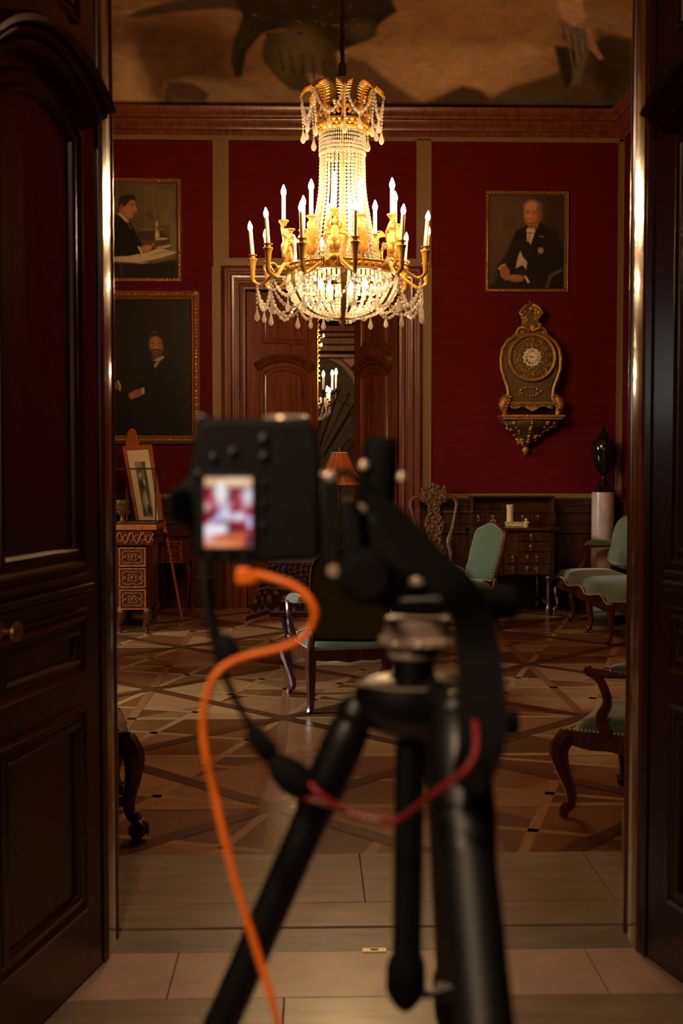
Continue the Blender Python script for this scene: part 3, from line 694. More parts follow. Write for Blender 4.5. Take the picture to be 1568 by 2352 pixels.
c.ell(1217, 491, 19.5, 29, '#8e5a36', 0.12); c.ell(1213, 488, 15, 26, FL, 0.25); c.ell(1216, 473, 16, 13, '#c78e60', 0.4, 0.8); c.ell(1207, 492, 5, 5, '#c98b5c', 0.5, 0.7)
c.ell(1236, 494, 4, 8, '#7a4a2c', 0.3); c.ell(1232, 478, 6, 13, '#6e5940', 0.5, 0.85); c.poly([(1212,512),(1228,508),(1229,522),(1211,524)], '#8e5c3a', 1.5)
c.line([(1203,486),(1210,487)], 2, '#4c2c18', 0.9); c.line([(1217,487),(1225,486)], 2, '#4c2c18', 0.9); c.line([(1202,482),(1211,482)], 1.5, '#6b4a30', 0.9, 0.8); c.line([(1216,482),(1227,482)], 1.5, '#6b4a30', 0.9, 0.8)
c.poly([(1211,487),(1208,499),(1214,501)], '#d09a6c', 1, 0.8); c.line([(1207,500),(1215,501)], 1.4, '#6a3c22', 0.8, 0.8); c.line([(1204,506),(1220,506)], 3.4, '#9a8568', 1.0, 0.9); c.line([(1207,511),(1217,511)], 1.6, '#7a3a26', 0.8)
c.poly([(1143,612),(1158,606),(1166,620),(1168,640),(1156,642),(1146,632)], '#9c6440', 1.5); c.line([(1142,616),(1148,608),(1156,605)], 3, '#c2ab8a', 0.9)
c.ell(1182, 637, 16, 8, '#a86c46', 0.3); c.ell(1172, 634, 6, 5, '#b67a52', 0.4, 0.8); 
for q in range(4): c.line([(1168+q*5, 642), (1166+q*5, 634)], 1, '#6d4026', 0.7, 0.7)
c.poly([(1199,630),(1204,632),(1212,646),(1207,648)], '#c9b294', 1); c.poly([(1245,660),(1255,628),(1282,614),(1288,618),(1262,634),(1254,660)], '#4d4530', 1.5, 0.9); c.line([(1130,650),(1138,625)], 3, '#4a3a22', 1, 0.8)
picture('portrait_painting', 'gold framed portrait of a bald moustached man in evening dress above the clock', 'painting', (1110, 1298.5), (437, 670), (1119, 1286), (449, 659), c, P1, 'ends', 'framed portraits on the red wall')
# man reading at a desk
c = Canvas(232, 423, 409, 640, 150, 180, '#5d5032')
c.mix((c.fbm(40,40,8)-0.4)*2, '#4a3f28', 0.5); c.poly([(335,430),(365,432),(366,520),(338,528)], '#6e5d3a', 2, 0.8); c.poly([(368,440),(405,442),(405,520),(370,520)], '#75603a', 2, 0.8); c.ell(348, 498, 8, 14, '#3f3a28', 0.4, 0.7); c.ell(385, 500, 10, 16, '#84683e', 0.5, 0.6); c.line([(330,530),(380,528)], 2, '#8a7648', 1)
c.poly([(320,534),(372,532),(392,545),(395,556),(318,560)], '#3d3322', 2); c.poly([(325,552),(395,554),(390,574),(330,575)], '#5a3d20', 2)
c.poly([(360,548),(363,510),(366,510),(370,546)], '#c4b48e', 1); c.poly([(360,548),(390,548),(386,552),(362,554)], '#b8a67e', 1); c.ell(366, 527, 3, 6, '#5c4a2c', 0.5, 0.9)
c.poly([(395,505),(404,500),(410,520),(408,580),(396,580),(392,540)], '#756548', 2, 0.95); c.ell(402, 503, 4, 6, '#6d5c40', 0.4)
c.poly([(232,520),(262,500),(285,497),(305,510),(322,548),(338,572),(330,588),(300,592),(262,590),(232,592)], '#0e0d0c', 2.2); c.poly([(300,560),(325,560),(355,572),(350,578),(320,580)], '#15120f', 1.5)
c.poly([(277,494),(283,492),(303,512),(298,516)], '#c7b494', 1.2); c.poly([(295,512),(302,512),(310,530),(304,528)], '#4a4630', 1.2)
c.poly([(284,468),(300,458),(315,462),(318,478),(316,492),(310,503),(298,507),(284,494),(280,480)], '#a9734a', 1.6); c.poly([(278,470),(282,455),(298,450),(314,452),(319,464),(305,463),(300,470),(292,478),(284,482),(279,480)], '#2b1d12', 1.6); c.ell(286, 478, 3.5, 6, '#8a5836', 0.4)
c.line([(306,474),(315,473)], 2, '#3b2315', 0.9); c.poly([(314,474),(322,486),(314,488)], '#b27c52', 1); c.line([(308,496),(316,495)], 1.8, '#6a3220', 0.8); c.ell(300, 488, 7, 10, '#c08a5e', 0.6, 0.5)
c.poly([(232,594),(300,590),(340,582),(368,572),(408,580),(405,584),(372,596),(330,608),(318,605),(232,600)], '#c3b08a', 1.5); c.poly([(322,604),(372,594),(408,582),(400,594),(362,604)], '#6a5c44', 1.2); c.poly([(360,570),(392,563),(398,566),(378,574)], '#b5a27c', 1.2)
for q in range(7): c.line([(345+q*6, 592-q*2), (376+q*4, 577+q*0.5)], 0.9, '#8f7d5c', 0.7, 0.7)
c.ell(338, 573, 12, 8, '#ad7850', 0.3); c.ell(346, 570, 6, 5, '#bb865c', 0.4); c.line([(323,570),(330,582)], 4, '#cdbb9c', 1); c.line([(352,568),(358,560)], 1.2, '#cdbb9c', 0.7)
c.poly([(232,604),(318,608),(360,606),(400,598),(409,600),(409,645),(232,645)], '#17120c', 2); c.line([(284,612),(286,640)], 4, '#4a3a22', 1.5)
picture('portrait_painting', 'gold framed painting of a dark haired man writing in an open book', 'painting', (222, 421), (413, 650), (233, 408), (424.5, 639), c, P1, 'ends', 'framed portraits on the red wall')
# bearded man in black against black
c = Canvas(196, 690, 442, 1002, 170, 210, '#16140f')
c.mix((c.fbm(60,60,15)-0.4)*2, '#1d1a13', 0.6); c.ell(330, 800, 80, 100, '#211d15', 0.7, 0.6)
c.poly([(330,850),(348,835),(380,822),(410,838),(425,870),(425,1002),(196,1002),(196,900),(262,890),(290,905),(320,900)], '#0b0a09', 4)
c.ell(363, 792, 16.5, 25, '#83563a', 0.15); c.ell(358, 788, 11, 20, '#a26c48', 0.4, 0.9); c.poly([(346,785),(350,768),(366,764),(380,770),(384,800),(378,805),(374,782),(364,773),(352,775)], '#2a1e14', 1.5)
c.line([(350,789),(357,790)], 2, '#38200f', 0.9); c.line([(366,790),(374,789)], 2, '#38200f', 0.9); c.poly([(361,790),(358,801),(365,802)], '#b47c56', 1); c.line([(351,807),(362,804),(374,807)], 3.6, '#33231a', 1); c.ell(362, 818, 10, 9, '#4a382a', 0.4); c.ell(362, 818, 5, 5, '#5c4a3a', 0.5, 0.7); c.line([(356,810),(368,810)], 1.3, '#6e3826', 0.7)
c.poly([(354,828),(376,818),(380,822),(366,832)], '#a39278', 1.2); c.poly([(358,834),(368,832),(360,845),(355,843)], '#a39278', 1.2, 0.9)
c.poly([(299,905),(315,895),(328,893),(332,905),(318,912),(303,918)], '#8d5d40', 1.5); c.ell(306, 908, 7, 6, '#9c6a48', 0.4); c.poly([(327,892),(333,890),(334,903),(329,906)], '#b7a58a', 1); c.poly([(262,880),(274,878),(278,888),(272,894),(262,892)], '#7c573a', 1.5); c.line([(274,876),(279,886),(278,896)], 4, '#b3a186', 1)
picture('portrait_painting', 'large heavily gilded portrait of a bearded man sitting in darkness', 'painting', (186, 460.5), (670.5, 1020), (206, 440), (692, 1003), c, P2, True, 'framed portraits on the red wall')

# ================================================================== clock on its wall bracket
CK = 4.4629e-3
ccx, ccy = 1207.5, 842
def ck(px, py): return (bx(px), bz(py))
def sym(pts, cx): return [(bx(cx+d), bz(y)) for d, y in pts] + [(bx(cx-d), bz(y)) for d, y in reversed(pts)]
clk = thing('bracket_clock', 'gilt and tortoiseshell bracket clock with a small white enamel dial', 'clock', (bx(ccx), YB, bz(955)))
body = [(0,775),(18,776),(34,778),(50,790),(60,806),(63,826),(62,848),(55,872),(48,890),(46,908),(50,918),(54,925),(0,925)]
mb = MB(); bd = [(d, y) for d, y in body if d > 0]
mb.prism(sym(bd, 1208), 0.02, 0.20, TB); mb.build('clock_case', M['giltdark'], clk, bevel=0.012, auto=30)
mb = MB(); mb.mould(sym(bd, 1208), [(0.0, 0.19), (0.0, 0.215), (0.018, 0.225), (0.034, 0.215), (0.036, 0.2)], TB); 
for k in range(2):
    for d, y in [(58+3*math.sin(q*0.5), 800+q*5.2) for q in range(14)]: mb.ball(TB(bx(1208+(d if k else -d)), bz(y), 0.205), 0.008, 0.008, 0.012, 6, 4)
mb.build('case_moulding', M['clockgold'], clk, auto=35)
mb = MB(); cx, cz_ = bx(1210), bz(824); R = 0.232
mb.lathe([(R*0.9,0.0),(R*0.9,0.03),(R*0.95,0.042),(R*1.0,0.045),(R*1.05,0.036),(R*1.07,0.0)], 48, (cx, YB-0.205, cz_), (0,-1,0)); mb.build('bezel', M['clockgold'], clk, auto=30)
mb = MB(); mb.lathe([(0.001,0.0),(0.07,0.006),(0.14,0.008),(0.2,0.004),(R*0.93,0.0)], 40, (cx, YB-0.212, cz_), (0,-1,0)); mb.mi = 1
rnd = random.Random(3)
for q in range(170):
    a, r_ = rnd.random()*2*PI, 0.10+0.105*rnd.random(); mb.ball((cx+r_*math.cos(a), YB-0.219, cz_+r_*math.sin(a)), 0.006+0.009*rnd.random(), 0.006, 0.004+0.007*rnd.random(), 6, 4, Matrix.Rotation(rnd.random()*3, 3, 'Y'))
mb.build('dial_relief', [M['giltdark'], M['clockgold']], clk)
mb = MB(); mb.lathe([(0.001,0.012),(0.044,0.013),(0.046,0.0)], 28, (cx, YB-0.222, cz_), (0,-1,0))
for k in range(12):
    a = 2*PI*k/12; mb.lathe([(0.001,0.012),(0.02,0.010),(0.024,0.0)], 10, (cx+0.073*math.cos(a), YB-0.222, cz_+0.073*math.sin(a)), (0,-1,0))
mb.lathe([(0.048,0.006),(0.082,0.009),(0.084,0.0),(0.047,0.0)], 36, (cx, YB-0.222, cz_), (0,-1,0))
dial = mb.build('dial', M['ivory'] if False else M['paper'], clk, label='white enamel dial with black hour strokes')
mb = MB()
NUM = ['XII','I','II','III','IIII','V','VI','VII','VIII','IX','X','XI']
for k, s_ in enumerate(NUM):
    a = PI/2 - 2*PI*k/12; ux, uz = math.cos(a), math.sin(a); tx, tz = uz, -ux
    g = []; off = 0.0
    for ch in s_:
        if ch == 'I': g += [((off,0),(off,1))]; off += 0.42
        elif ch == 'V': g += [((off-0.1,1),(off+0.3,0)),((off+0.7,1),(off+0.3,0))]; off += 0.95
        else: g += [((off-0.1,0),(off+0.6,1)),((off-0.1,1),(off+0.6,0))]; off += 0.95
    off -= 0.4
    for (p0, q0), (p1, q1) in g:
        f = lambda p, q: Vector((cx + ux*(0.052+0.026*q) + tx*(p-off/2)*0.012, YB-0.2355, cz_ + uz*(0.052+0.026*q) + tz*(p-off/2)*0.012))
        mb.tube([f(p0, q0), f(p1, q1)], 0.0016, 4)
mb.build('numerals', M['black'], dial, smooth=False)
mb = MB(); mb.tube([(cx, YB-0.238, cz_), (cx-0.044, YB-0.238, cz_+0.017)], [0.004, 0.0015], 5); mb.tube([(cx, YB-0.2375, cz_), (cx-0.025, YB-0.2375, cz_+0.011)], [0.004, 0.003], 5); mb.lathe([(0.007,0.0),(0.005,0.008)], 10, (cx, YB-0.235, cz_), (0,-1,0))
mb.build('clock_hand', M['black'], clk)
cap = [(6,697),(12,703),(18,712),(25,722),(24,732),(20,738),(24,752),(32,764),(30,772),(34,778)]
mb = MB(); mb.prism(sym(cap, 1209), 0.03, 0.17, TB); mb.build('crest', M['giltdark'], clk, bevel=0.02, auto=30)
mb = MB(); rnd = random.Random(5)
for q in range(60):
    t = rnd.random(); y = 705+70*t; hw = np.interp(y, [697,712,722,738,764,778], [5,17,24,20,30,32])
    s_ = 1 if rnd.random() > 0.5 else -1; mb.ball(TB(bx(1209+s_*hw*(0.4+0.55*rnd.random())), bz(y), 0.17), 0.016+0.012*rnd.random(), 0.012, 0.010+0.012*rnd.random(), 8, 5, Matrix.Rotation(rnd.random()*3, 3, 'Y'))
for s_ in (-1, 1):
    mb.tube(bez([TB(bx(1209+s_*6), bz(703), 0.17), TB(bx(1209+s_*16), bz(710), 0.19), TB(bx(1209+s_*25), bz(722), 0.18), TB(bx(1209+s_*19), bz(728), 0.19)], 14), 0.014, 8)
    mb.tube(bez([TB(bx(1209+s_*4), bz(763), 0.2), TB(bx(1209+s_*16), bz(757), 0.21), TB(bx(1209+s_*28), bz(758), 0.2), TB(bx(1209+s_*34), bz(770), 0.19)], 14), 0.016, 8)
mb.ball(TB(bx(1213), bz(757), 0.19), 0.04, 0.03, 0.05, 10, 7); mb.ball(TB(bx(1209), bz(712), 0.18), 0.026, 0.02, 0.03, 8, 6); mb.build('crest_scrolls', M['clockgold'], clk)
mb = MB(); mb.lathe([(0.001,-0.06),(0.03,-0.05),(0.022,-0.03),(0.03,-0.01),(0.012,0.02),(0.001,0.05)], 10, TB(bx(1209), bz(700), 0.1)); mb.build('crest_finial', M['clockgold'], clk)
# feet and apron
for s_ in (-1, 1):
    mb = MB(); mb.tube(bez([TB(bx(1209+s_*47), bz(908), 0.16), TB(bx(1210+s_*58), bz(920), 0.19), TB(bx(1210+s_*64), bz(932), 0.2), TB(bx(1210+s_*60), bz(946), 0.2), TB(bx(1210+s_*58), bz(957), 0.2)], 18), lerps([0.035, 0.055, 0.05, 0.03, 0.026], 18), 10)
    for q in range(6): mb.ball(TB(bx(1210+s_*(48+q*2.6)), bz(914+q*7), 0.235), 0.018, 0.014, 0.014, 8, 5)
    mb.build('foot', M['clockgold'], clk)
mb = MB(); ap = [(-48,924)]+[(-48+q*6, 937+3*math.sin(q*0.9)+6*math.exp(-((q-8)/2.5)**2)) for q in range(17)]+[(48,924)]
mb.prism([(bx(1210+d), bz(y)) for d, y in ap], 0.16, 0.2, TB)
for q in range(26): mb.ball(TB(bx(1210-44+q*3.5), bz(931+4*math.sin(q*1.3)), 0.205), 0.013, 0.014, 0.009, 7, 5)
for q in range(20): 
    a = 2*PI*q/20; mb.ball(TB(bx(1207+30*math.cos(a)*(0.6+0.4*rnd.random())), bz(902+10*math.sin(a)), 0.21), 0.016, 0.013, 0.01, 7, 5)
mb.build('apron', M['clockgold'], clk)
br = thing('wall_bracket', 'gilt carved wall bracket tapering to a ball, under the clock', 'bracket', (bx(1211), YB, bz(1045)))
mb = MB(); mb.box(bx(1141), bx(1283), YB-0.27, YB, bz(960), bz(954)); mb.box(bx(1145), bx(1279), YB-0.255, YB, bz(965), bz(960)); mb.build('shelf', M['clockgold'], br, smooth=False, bevel=0.006)
mb = MB(); secs = []
pr = [(63,964,0.24),(62,976,0.24),(50,984,0.21),(38,991,0.18),(28,1002,0.15),(22,1012,0.13),(17,1020,0.11),(8,1026,0.09)]
vs_ = []
for hw, y, dep in pr:
    cc_ = 1211 - (y-964)*0.1
    for k in range(9): a = PI*k/8; vs_.append((bx(cc_-hw*math.cos(a)), YB-dep*max(0.02, math.sin(a)**0.6), bz(y)))
mb.add(vs_, [(i*9+k, i*9+k+1, (i+1)*9+k+1, (i+1)*9+k) for i in range(len(pr)-1) for k in range(8)]); mb.add([vs_[k] for k in range(9)], [tuple(range(9))]); mb.add([vs_[-9+k] for k in range(9)], [tuple(range(9))]); mb.build('bracket_body', M['giltdark'], br, auto=50)
mb = MB(); rnd = random.Random(8)
for q in range(70):
    y = 966+56*rnd.random()**1.3; hw = np.interp(y, [p[1] for p in pr], [p[0] for p in pr]); dp = np.interp(y, [p[1] for p in pr], [p[2] for p in pr]); a = rnd.choice([0.25, 0.5, 0.9, 1.57, 2.2, 2.6, 2.9])
    mb.ball((bx(1211-(y-964)*0.1-hw*math.cos(a)), YB-dp*math.sin(a)**0.6-0.002, bz(y)), 0.02*rnd.random()+0.008, 0.010, 0.008+0.014*rnd.random(), 7, 5, Matrix.Rotation(rnd.random()*3, 3, 'Y'))
mb.build('bracket_scrolls', M['clockgold'], br)
mb = MB(); mb.lathe([(0.001,-0.075),(0.014,-0.065),(0.02,-0.05),(0.036,-0.035),(0.04,-0.015),(0.03,0.01),(0.02,0.02),(0.03,0.03)], 14, (bx(1203), YB-0.06, bz(1030))); mb.build('ball_finial', M['clockgold'], br)

# ================================================================== urn on a marble column
cxu, cyu = at(1385, 1130, 11.86).x, 11.86
col_ = thing('pedestal_column', 'pale veined marble column pedestal in the corner behind the settee', 'pedestal', (cxu, cyu, 0))
zt_ = at(1385, 1131, 11.75).z
mb = MB(); mb.lathe([(0.118,0.14),(0.116,0.5),(0.115,zt_-0.012),(0.113,zt_)], 36, (cxu, cyu, 0)); mb.build('shaft', M['marble'], col_)
mb = MB(); mb.box(cxu-0.15, cxu+0.15, cyu-0.15, cyu+0.11, 0, 0.09); mb.lathe([(0.15,0.09),(0.155,0.11),(0.13,0.14)], 32, (cxu, cyu, 0)); mb.build('base', M['marble'], col_, bevel=0.004)
urn = thing('lidded_urn', 'dark polished stone urn with lid on the marble column', 'urn', (cxu, cyu, zt_))
k = 11.86/2700
mb = MB(); mb.box(cxu-0.075, cxu+0.075, cyu-0.075, cyu+0.075, zt_, zt_+17*k); mb.build('plinth', M['urn'], urn, bevel=0.003)
z0 = zt_+17*k
mb = MB(); mb.lathe([(0.06,z0),(0.062,z0+0.01),(0.045,z0+0.03),(0.022,z0+0.06),(0.02,z0+0.085),(0.03,z0+0.095),(0.075,z0+0.16),(0.112,z0+0.24),(0.128,z0+0.33),(0.127,z0+0.39),(0.112,z0+0.44),(0.07,z0+0.475),(0.055,z0+0.485)], 32, (cxu, cyu, 0)); mb.build('bowl', M['urn'], urn)
mb = MB(); mb.lathe([(0.06,z0+0.485),(0.062,z0+0.5),(0.04,z0+0.53),(0.02,z0+0.55),(0.026,z0+0.565),(0.012,z0+0.59),(0.02,z0+0.605),(0.017,z0+0.625),(0.006,z0+0.645),(0.008,z0+0.66),(0.001,z0+0.68)], 24, (cxu, cyu, 0)); mb.build('lid', M['urn'], urn)

# ================================================================== fauteuils (green velvet, walnut)
def cab(mb, top, foot, out, r0=0.038, r1=0.019, n=16):
    """cabriole leg: knee swings out by the vector out, then in, then the toe turns out"""
    t, f, o = Vector(top), Vector(foot), Vector(out); h = t.z-f.z
    pts = [t, t+Vector((0,0,-0.18*h))+o*0.9, t+(f-t)*0.42+o*0.55, t+(f-t)*0.72-o*0.25, f+Vector((0,0,0.12*h))-o*0.15, f+Vector((0,0,0.035))+o*0.35, f+o*0.55]
    mb.tube(bez(pts, n), lerps([r0, r0*1.12, r0*0.82, r1*1.15, r1, r1*1.25, r1*0.95], n), 8)
def cushion(hw0, hw1, d0, d1, z0, z1, n=14):
    """domed upholstered seat; hw0 back half-width, hw1 front"""
    def fn(u, v):
        y = d0+(d1-d0)*v; hw = hw0+(hw1-hw0)*v
        x = (u*2-1); e = (1-abs(x)**5)*(1-abs(2*v-1)**5)
        return Vector((x*hw*(1-0.02*(1-e)), y + (0.02*math.cos(x*PI*1.5) if v > 0.9 else 0), z0 + (z1-z0)*(e**0.45) if e > 0 else z0))
    return fn
def rail(mb, a, b, z0, z1, th, wave, inn, n=20):
    """apron board with a scalloped lower edge from a to b"""
    a, b, i_ = Vector(a), Vector(b), Vector(inn)
    out = [(k/n, z0 - wave*(0.5*math.sin(PI*k/n)+0.5*abs(math.sin(2*PI*k/n*1.5))**2 * math.sin(PI*k/n))) for k in range(n+1)] + [(1, z1), (0, z1)]
    mb.prism(out, 0, th, lambda u, v, h: Vector((a.x+(b.x-a.x)*u, a.y+(b.y-a.y)*u, 0)) + i_*h + Vector((0,0,v)))
def nails(mb, pts, r=0.0055, step=0.017):
    P = [Vector(p) for p in pts]
    for a, b in zip(P[:-1], P[1:]):
        n = max(1, int((b-a).length/step))
        for k in range(n): mb.ball(a+(b-a)*(k/n), r, r, r, 6, 4)
def fauteuil(name, label, loc, rotz, arms=True, back_h=1.0, group=None, lean=0.13):
    r = thing(name, label, 'armchair' if arms else 'chair', loc, rotz, group); W = M['woodred']
    hb, hf, db, df = 0.235, 0.315, -0.27, 0.27; zr0, zr1 = 0.315, 0.375
    mb = MB(); mb.grid(cushion(hb+0.0, hf, db+0.01, df+0.01, zr1-0.005, 0.455), 20, 18)
    mb.add([(-hb,db+0.01,zr1-0.005),(hb,db+0.01,zr1-0.005),(hf,df+0.01,zr1-0.005),(-hf,df+0.01,zr1-0.005)], [(3,2,1,0)]); seat_ = mb.build('seat', M['green'], r, local=True, auto=70)
    mb = MB(); rail(mb, (-hf-0.01,df+0.03,0), (hf+0.01,df+0.03,0), zr0, zr1, 0.03, 0.035, (0,-1,0)); rail(mb, (-hb-0.01,db-0.012,0), (hb+0.01,db-0.012,0), zr0, zr1, 0.03, 0.022, (0,1,0))
    for s in (-1, 1): rail(mb, (s*(hb+0.012),db,0), (s*(hf+0.012),df+0.02,0), zr0, zr1, 0.03, 0.03, (-s,0,0))
    mb.build('seat_frame', W, r, local=True, bevel=0.004)
    mb = MB(); nails(mb, [(-hb-0.004,db,zr1+0.004),(-hf-0.004,df+0.016,zr1+0.004),(hf+0.004,df+0.016,zr1+0.004),(hb+0.004,db,zr1+0.004)]); mb.build('nail_trim', M['nail'], seat_, local=True)
    for s in (-1, 1):
        mb = MB(); cab(mb, (s*(hf-0.005),df+0.01,zr1-0.02), (s*(hf-0.02),df+0.01,0.004), (s*0.032,0.032,0)); mb.build('leg', W, r, local=True)
        mb = MB(); mb.tube(bez([(s*(hb-0.005),db+0.005,zr1), (s*(hb-0.003),db-0.005,0.26), (s*(hb-0.003),db-0.01,0.14), (s*hb,db-0.035,0.04), (s*(hb+0.004),db-0.05,0.003)], 12), lerps([0.034,0.034,0.028,0.022,0.023], 12), 8); mb.build('leg', W, r, local=True)
    # back: padded shield in a moulded frame, leaning
    zb0 = 0.43; LN = lambda u, v, h: Vector((u, db + 0.005 - lean*(v-0.37)/0.63 + h*0.98, v))
    def outl(k=0.0):
        return [(-0.215+k,zb0+k),(0.215-k,zb0+k),(0.238-k,zb0+0.15),(0.242-k,back_h-0.2),(0.222-k,back_h-0.085),(0.13,back_h-0.035-k),(0.0,back_h-k),(-0.13,back_h-0.035-k),(-0.222+k,back_h-0.085),(-0.242+k,back_h-0.2),(-0.238+k,zb0+0.15)]
    O_ = bez([(*p, 0) for p in outl()+[outl()[0]]], 56)[:-1]; O = [(p.x, p.y) for p in O_]
    mb = MB(); mb.mould(O, [(0.0,-0.022),(-0.004,0.0),(0.0,0.016),(0.007,0.022),(0.014,0.018),(0.017,0.01),(0.017,-0.022)], LN)
    for s in (-1, 1): mb.tube([LN(s*0.222, zb0+0.03, 0), (s*(hb-0.004), db+0.008, zr1)], [0.02, 0.023], 8)
    for q in range(5): mb.ball(LN((q-2)*0.02, back_h+0.012-abs(q-2)*0.005, 0.006), 0.016, 0.016, 0.02, 8, 6)
    mb.build('back_frame', W, r, local=True, auto=45)
    In = [(p[0]*0.945, zb0+0.014+(p[1]-zb0)*(back_h-zb0-0.028)/(back_h-zb0)) for p in O]; n = len(In)
    mb = MB(); cu = sum(p[0] for p in In)/n; cv_ = sum(p[1] for p in In)/n; vs_ = []; rings = [(1.0,0.012),(0.985,0.028),(0.9,0.044),(0.7,0.054),(0.35,0.058),(0.02,0.059)]
    for kk, h in rings: vs_ += [LN(cu+(p[0]-cu)*kk, cv_+(p[1]-cv_)*kk, h) for p in In]
    mb.add(vs_, [(i*n+k, i*n+(k+1)%n, (i+1)*n+(k+1)%n, (i+1)*n+k) for i in range(len(rings)-1) for k in range(n)] + [tuple((len(rings)-1)*n+k for k in range(n))]); back_ = mb.build('backrest', M['green'], r, local=True, auto=70)
    mb = MB(); mb.prism(In, -0.018, -0.008, LN); mb.build('back_cover', M['greendk'], r, local=True, smooth=False, label='plain olive cloth on the back')
    mb = MB(); nails(mb, [LN(p[0]*0.985, p[1], 0.03) for p in In+[In[0]]]); mb.build('back_nail_trim', M['nail'], back_, local=True)
    if arms:
        for s in (-1, 1):
            mb = MB(); a0 = Vector((s*(hf-0.025), df-0.16, zr1-0.01)); p = [a0, a0+Vector((s*0.02,0.025,0.07)), a0+Vector((s*0.035,-0.01,0.15)), a0+Vector((s*0.04,0.02,0.235)), a0+Vector((s*0.045,0.075,0.272)), a0+Vector((s*0.046,0.06,0.285))]
            mb.tube(bez(p, 18), lerps([0.03,0.024,0.02,0.018,0.02,0.012], 18), 8)
            e = LN(s*0.235, 0.70, 0.0); mb.tube(bez([a0+Vector((s*0.045,0.075,0.268)), a0+Vector((s*0.03,-0.03,0.266)), Vector((s*0.285,-0.1,0.655)), e], 16), lerps([0.019,0.018,0.017,0.02], 16), 8)
            am = mb.build('arm', W, r, local=True)
            mb = MB(); c0 = Vector((s*0.300, df-0.30, a0.z+0.292)); Mt = Matrix.Rotation(-s*0.24, 3, 'Z'); mb.ball(c0, 0.040, 0.125, 0.030, 16, 9, Mt); pad_ = mb.build('arm_pad', M['green'], am, local=True)
            mb = MB(); nails(mb, [c0+Mt @ Vector((0.0395*math.cos(t), 0.123*math.sin(t), -0.010)) for t in np.linspace(0, 2*PI, 21)], 0.004, 0.014); mb.build('arm_nail_trim', M['nail'], am, local=True)
    return r
GF = 'green velvet walnut chairs'
f0 = fauteuil('armchair', 'green velvet armchair seen from behind in the middle of the parquet, beside the carpeted table', (0.20, 7.29, 0), math.radians(6), group=GF)
f1 = dup(f0, (1.49, 4.95, 0), math.radians(53), 'green velvet armchair half hidden by the door leaf without a knob', GF)
fauteuil('side_chair', 'green velvet chair turned sideways in front of the writing desk, nailed back leaning', (1.28, 10.42, 0), math.radians(116), arms=False, back_h=0.955, group=GF, lean=0.17)

# settee along the right wall ------------------------------------------
st = thing('settee', 'long green velvet settee with scalloped walnut apron against the side wall', 'sofa', (2.45, 10.56, 0)); W = M['woodred']
y0_, y1_, xf, xbk = 9.44, 11.66, 2.44, 3.02
def sfn(u, v):
    x = xbk+(xf-xbk)*v; y = y0_+(y1_-y0_)*u; e = (1-abs(2*u-1)**14)*(1-abs(2*v-1)**5)
    sc = 0.018*math.cos(u*6*PI) if v > 0.85 else 0
    return Vector((x-sc, y, 0.345+0.02*math.cos(u*6*PI)*(v > 0.93)*(-1) + 0.11*max(e, 0)**0.45))
mb = MB(); mb.grid(sfn, 66, 18); mb.add([(xbk,y0_,0.345),(xbk,y1_,0.345),(xf,y1_,0.345),(xf,y0_,0.345)], [(0,1,2,3)]); seat_ = mb.build('seat', M['green'], st, auto=70)
mb = MB(); out = []
for k in range(67): u = k/66; out.append((y0_+(y1_-y0_)*u, 0.285-0.035*abs(math.sin(3*PI*u))**0.6*0.8+0.0))
mb.prism(out+[(y0_+(y1_-y0_)*(1-k/66), 0.352-0.018*math.cos((1-k/66)*6*PI)) for k in range(67)], 0, 0.04, lambda u, v, h: Vector((xf-0.018+h-0.014*math.cos((u-y0_)/(y1_-y0_)*6*PI), u, v)))
for yy in (y0_, y1_): rail(mb, (xf,yy-0.01,0), (xbk,yy-0.01,0), 0.30, 0.355, 0.03, 0.03, (0,1,0))
mb.build('seat_frame', W, st, auto=40)
mb = MB(); nails(mb, [(xf-0.022-0.014*math.cos(k/66*6*PI), y0_+(y1_-y0_)*k/66, 0.36-0.018*math.cos(k/66*6*PI)) for k in range(67)], 0.006, 0.02); nails(mb, [(xf, y0_-0.014, 0.365), (xbk, y0_-0.014, 0.365)], 0.0048, 0.02); mb.build('nail_trim', M['nail'], seat_)
for k in range(4):
    yy = 9.50 + k*(11.60-9.50)/3
    mb = MB(); cab(mb, (xf+0.035, yy, 0.34), (xf-0.0, yy, 0.004), (-0.035, -0.006 if k else -0.03, 0), 0.032, 0.017); mb.build('leg', W, st)
for yy in (9.5, 11.6):
    mb = MB(); mb.tube([(xbk-0.02, yy, 0.34), (xbk-0.01, yy, 0.15), (xbk+0.03, yy, 0.003)], [0.026, 0.02, 0.018], 8); mb.build('leg', W, st)
bkx = lambda z: xbk-0.03 + 0.11*(z-0.44)/0.55
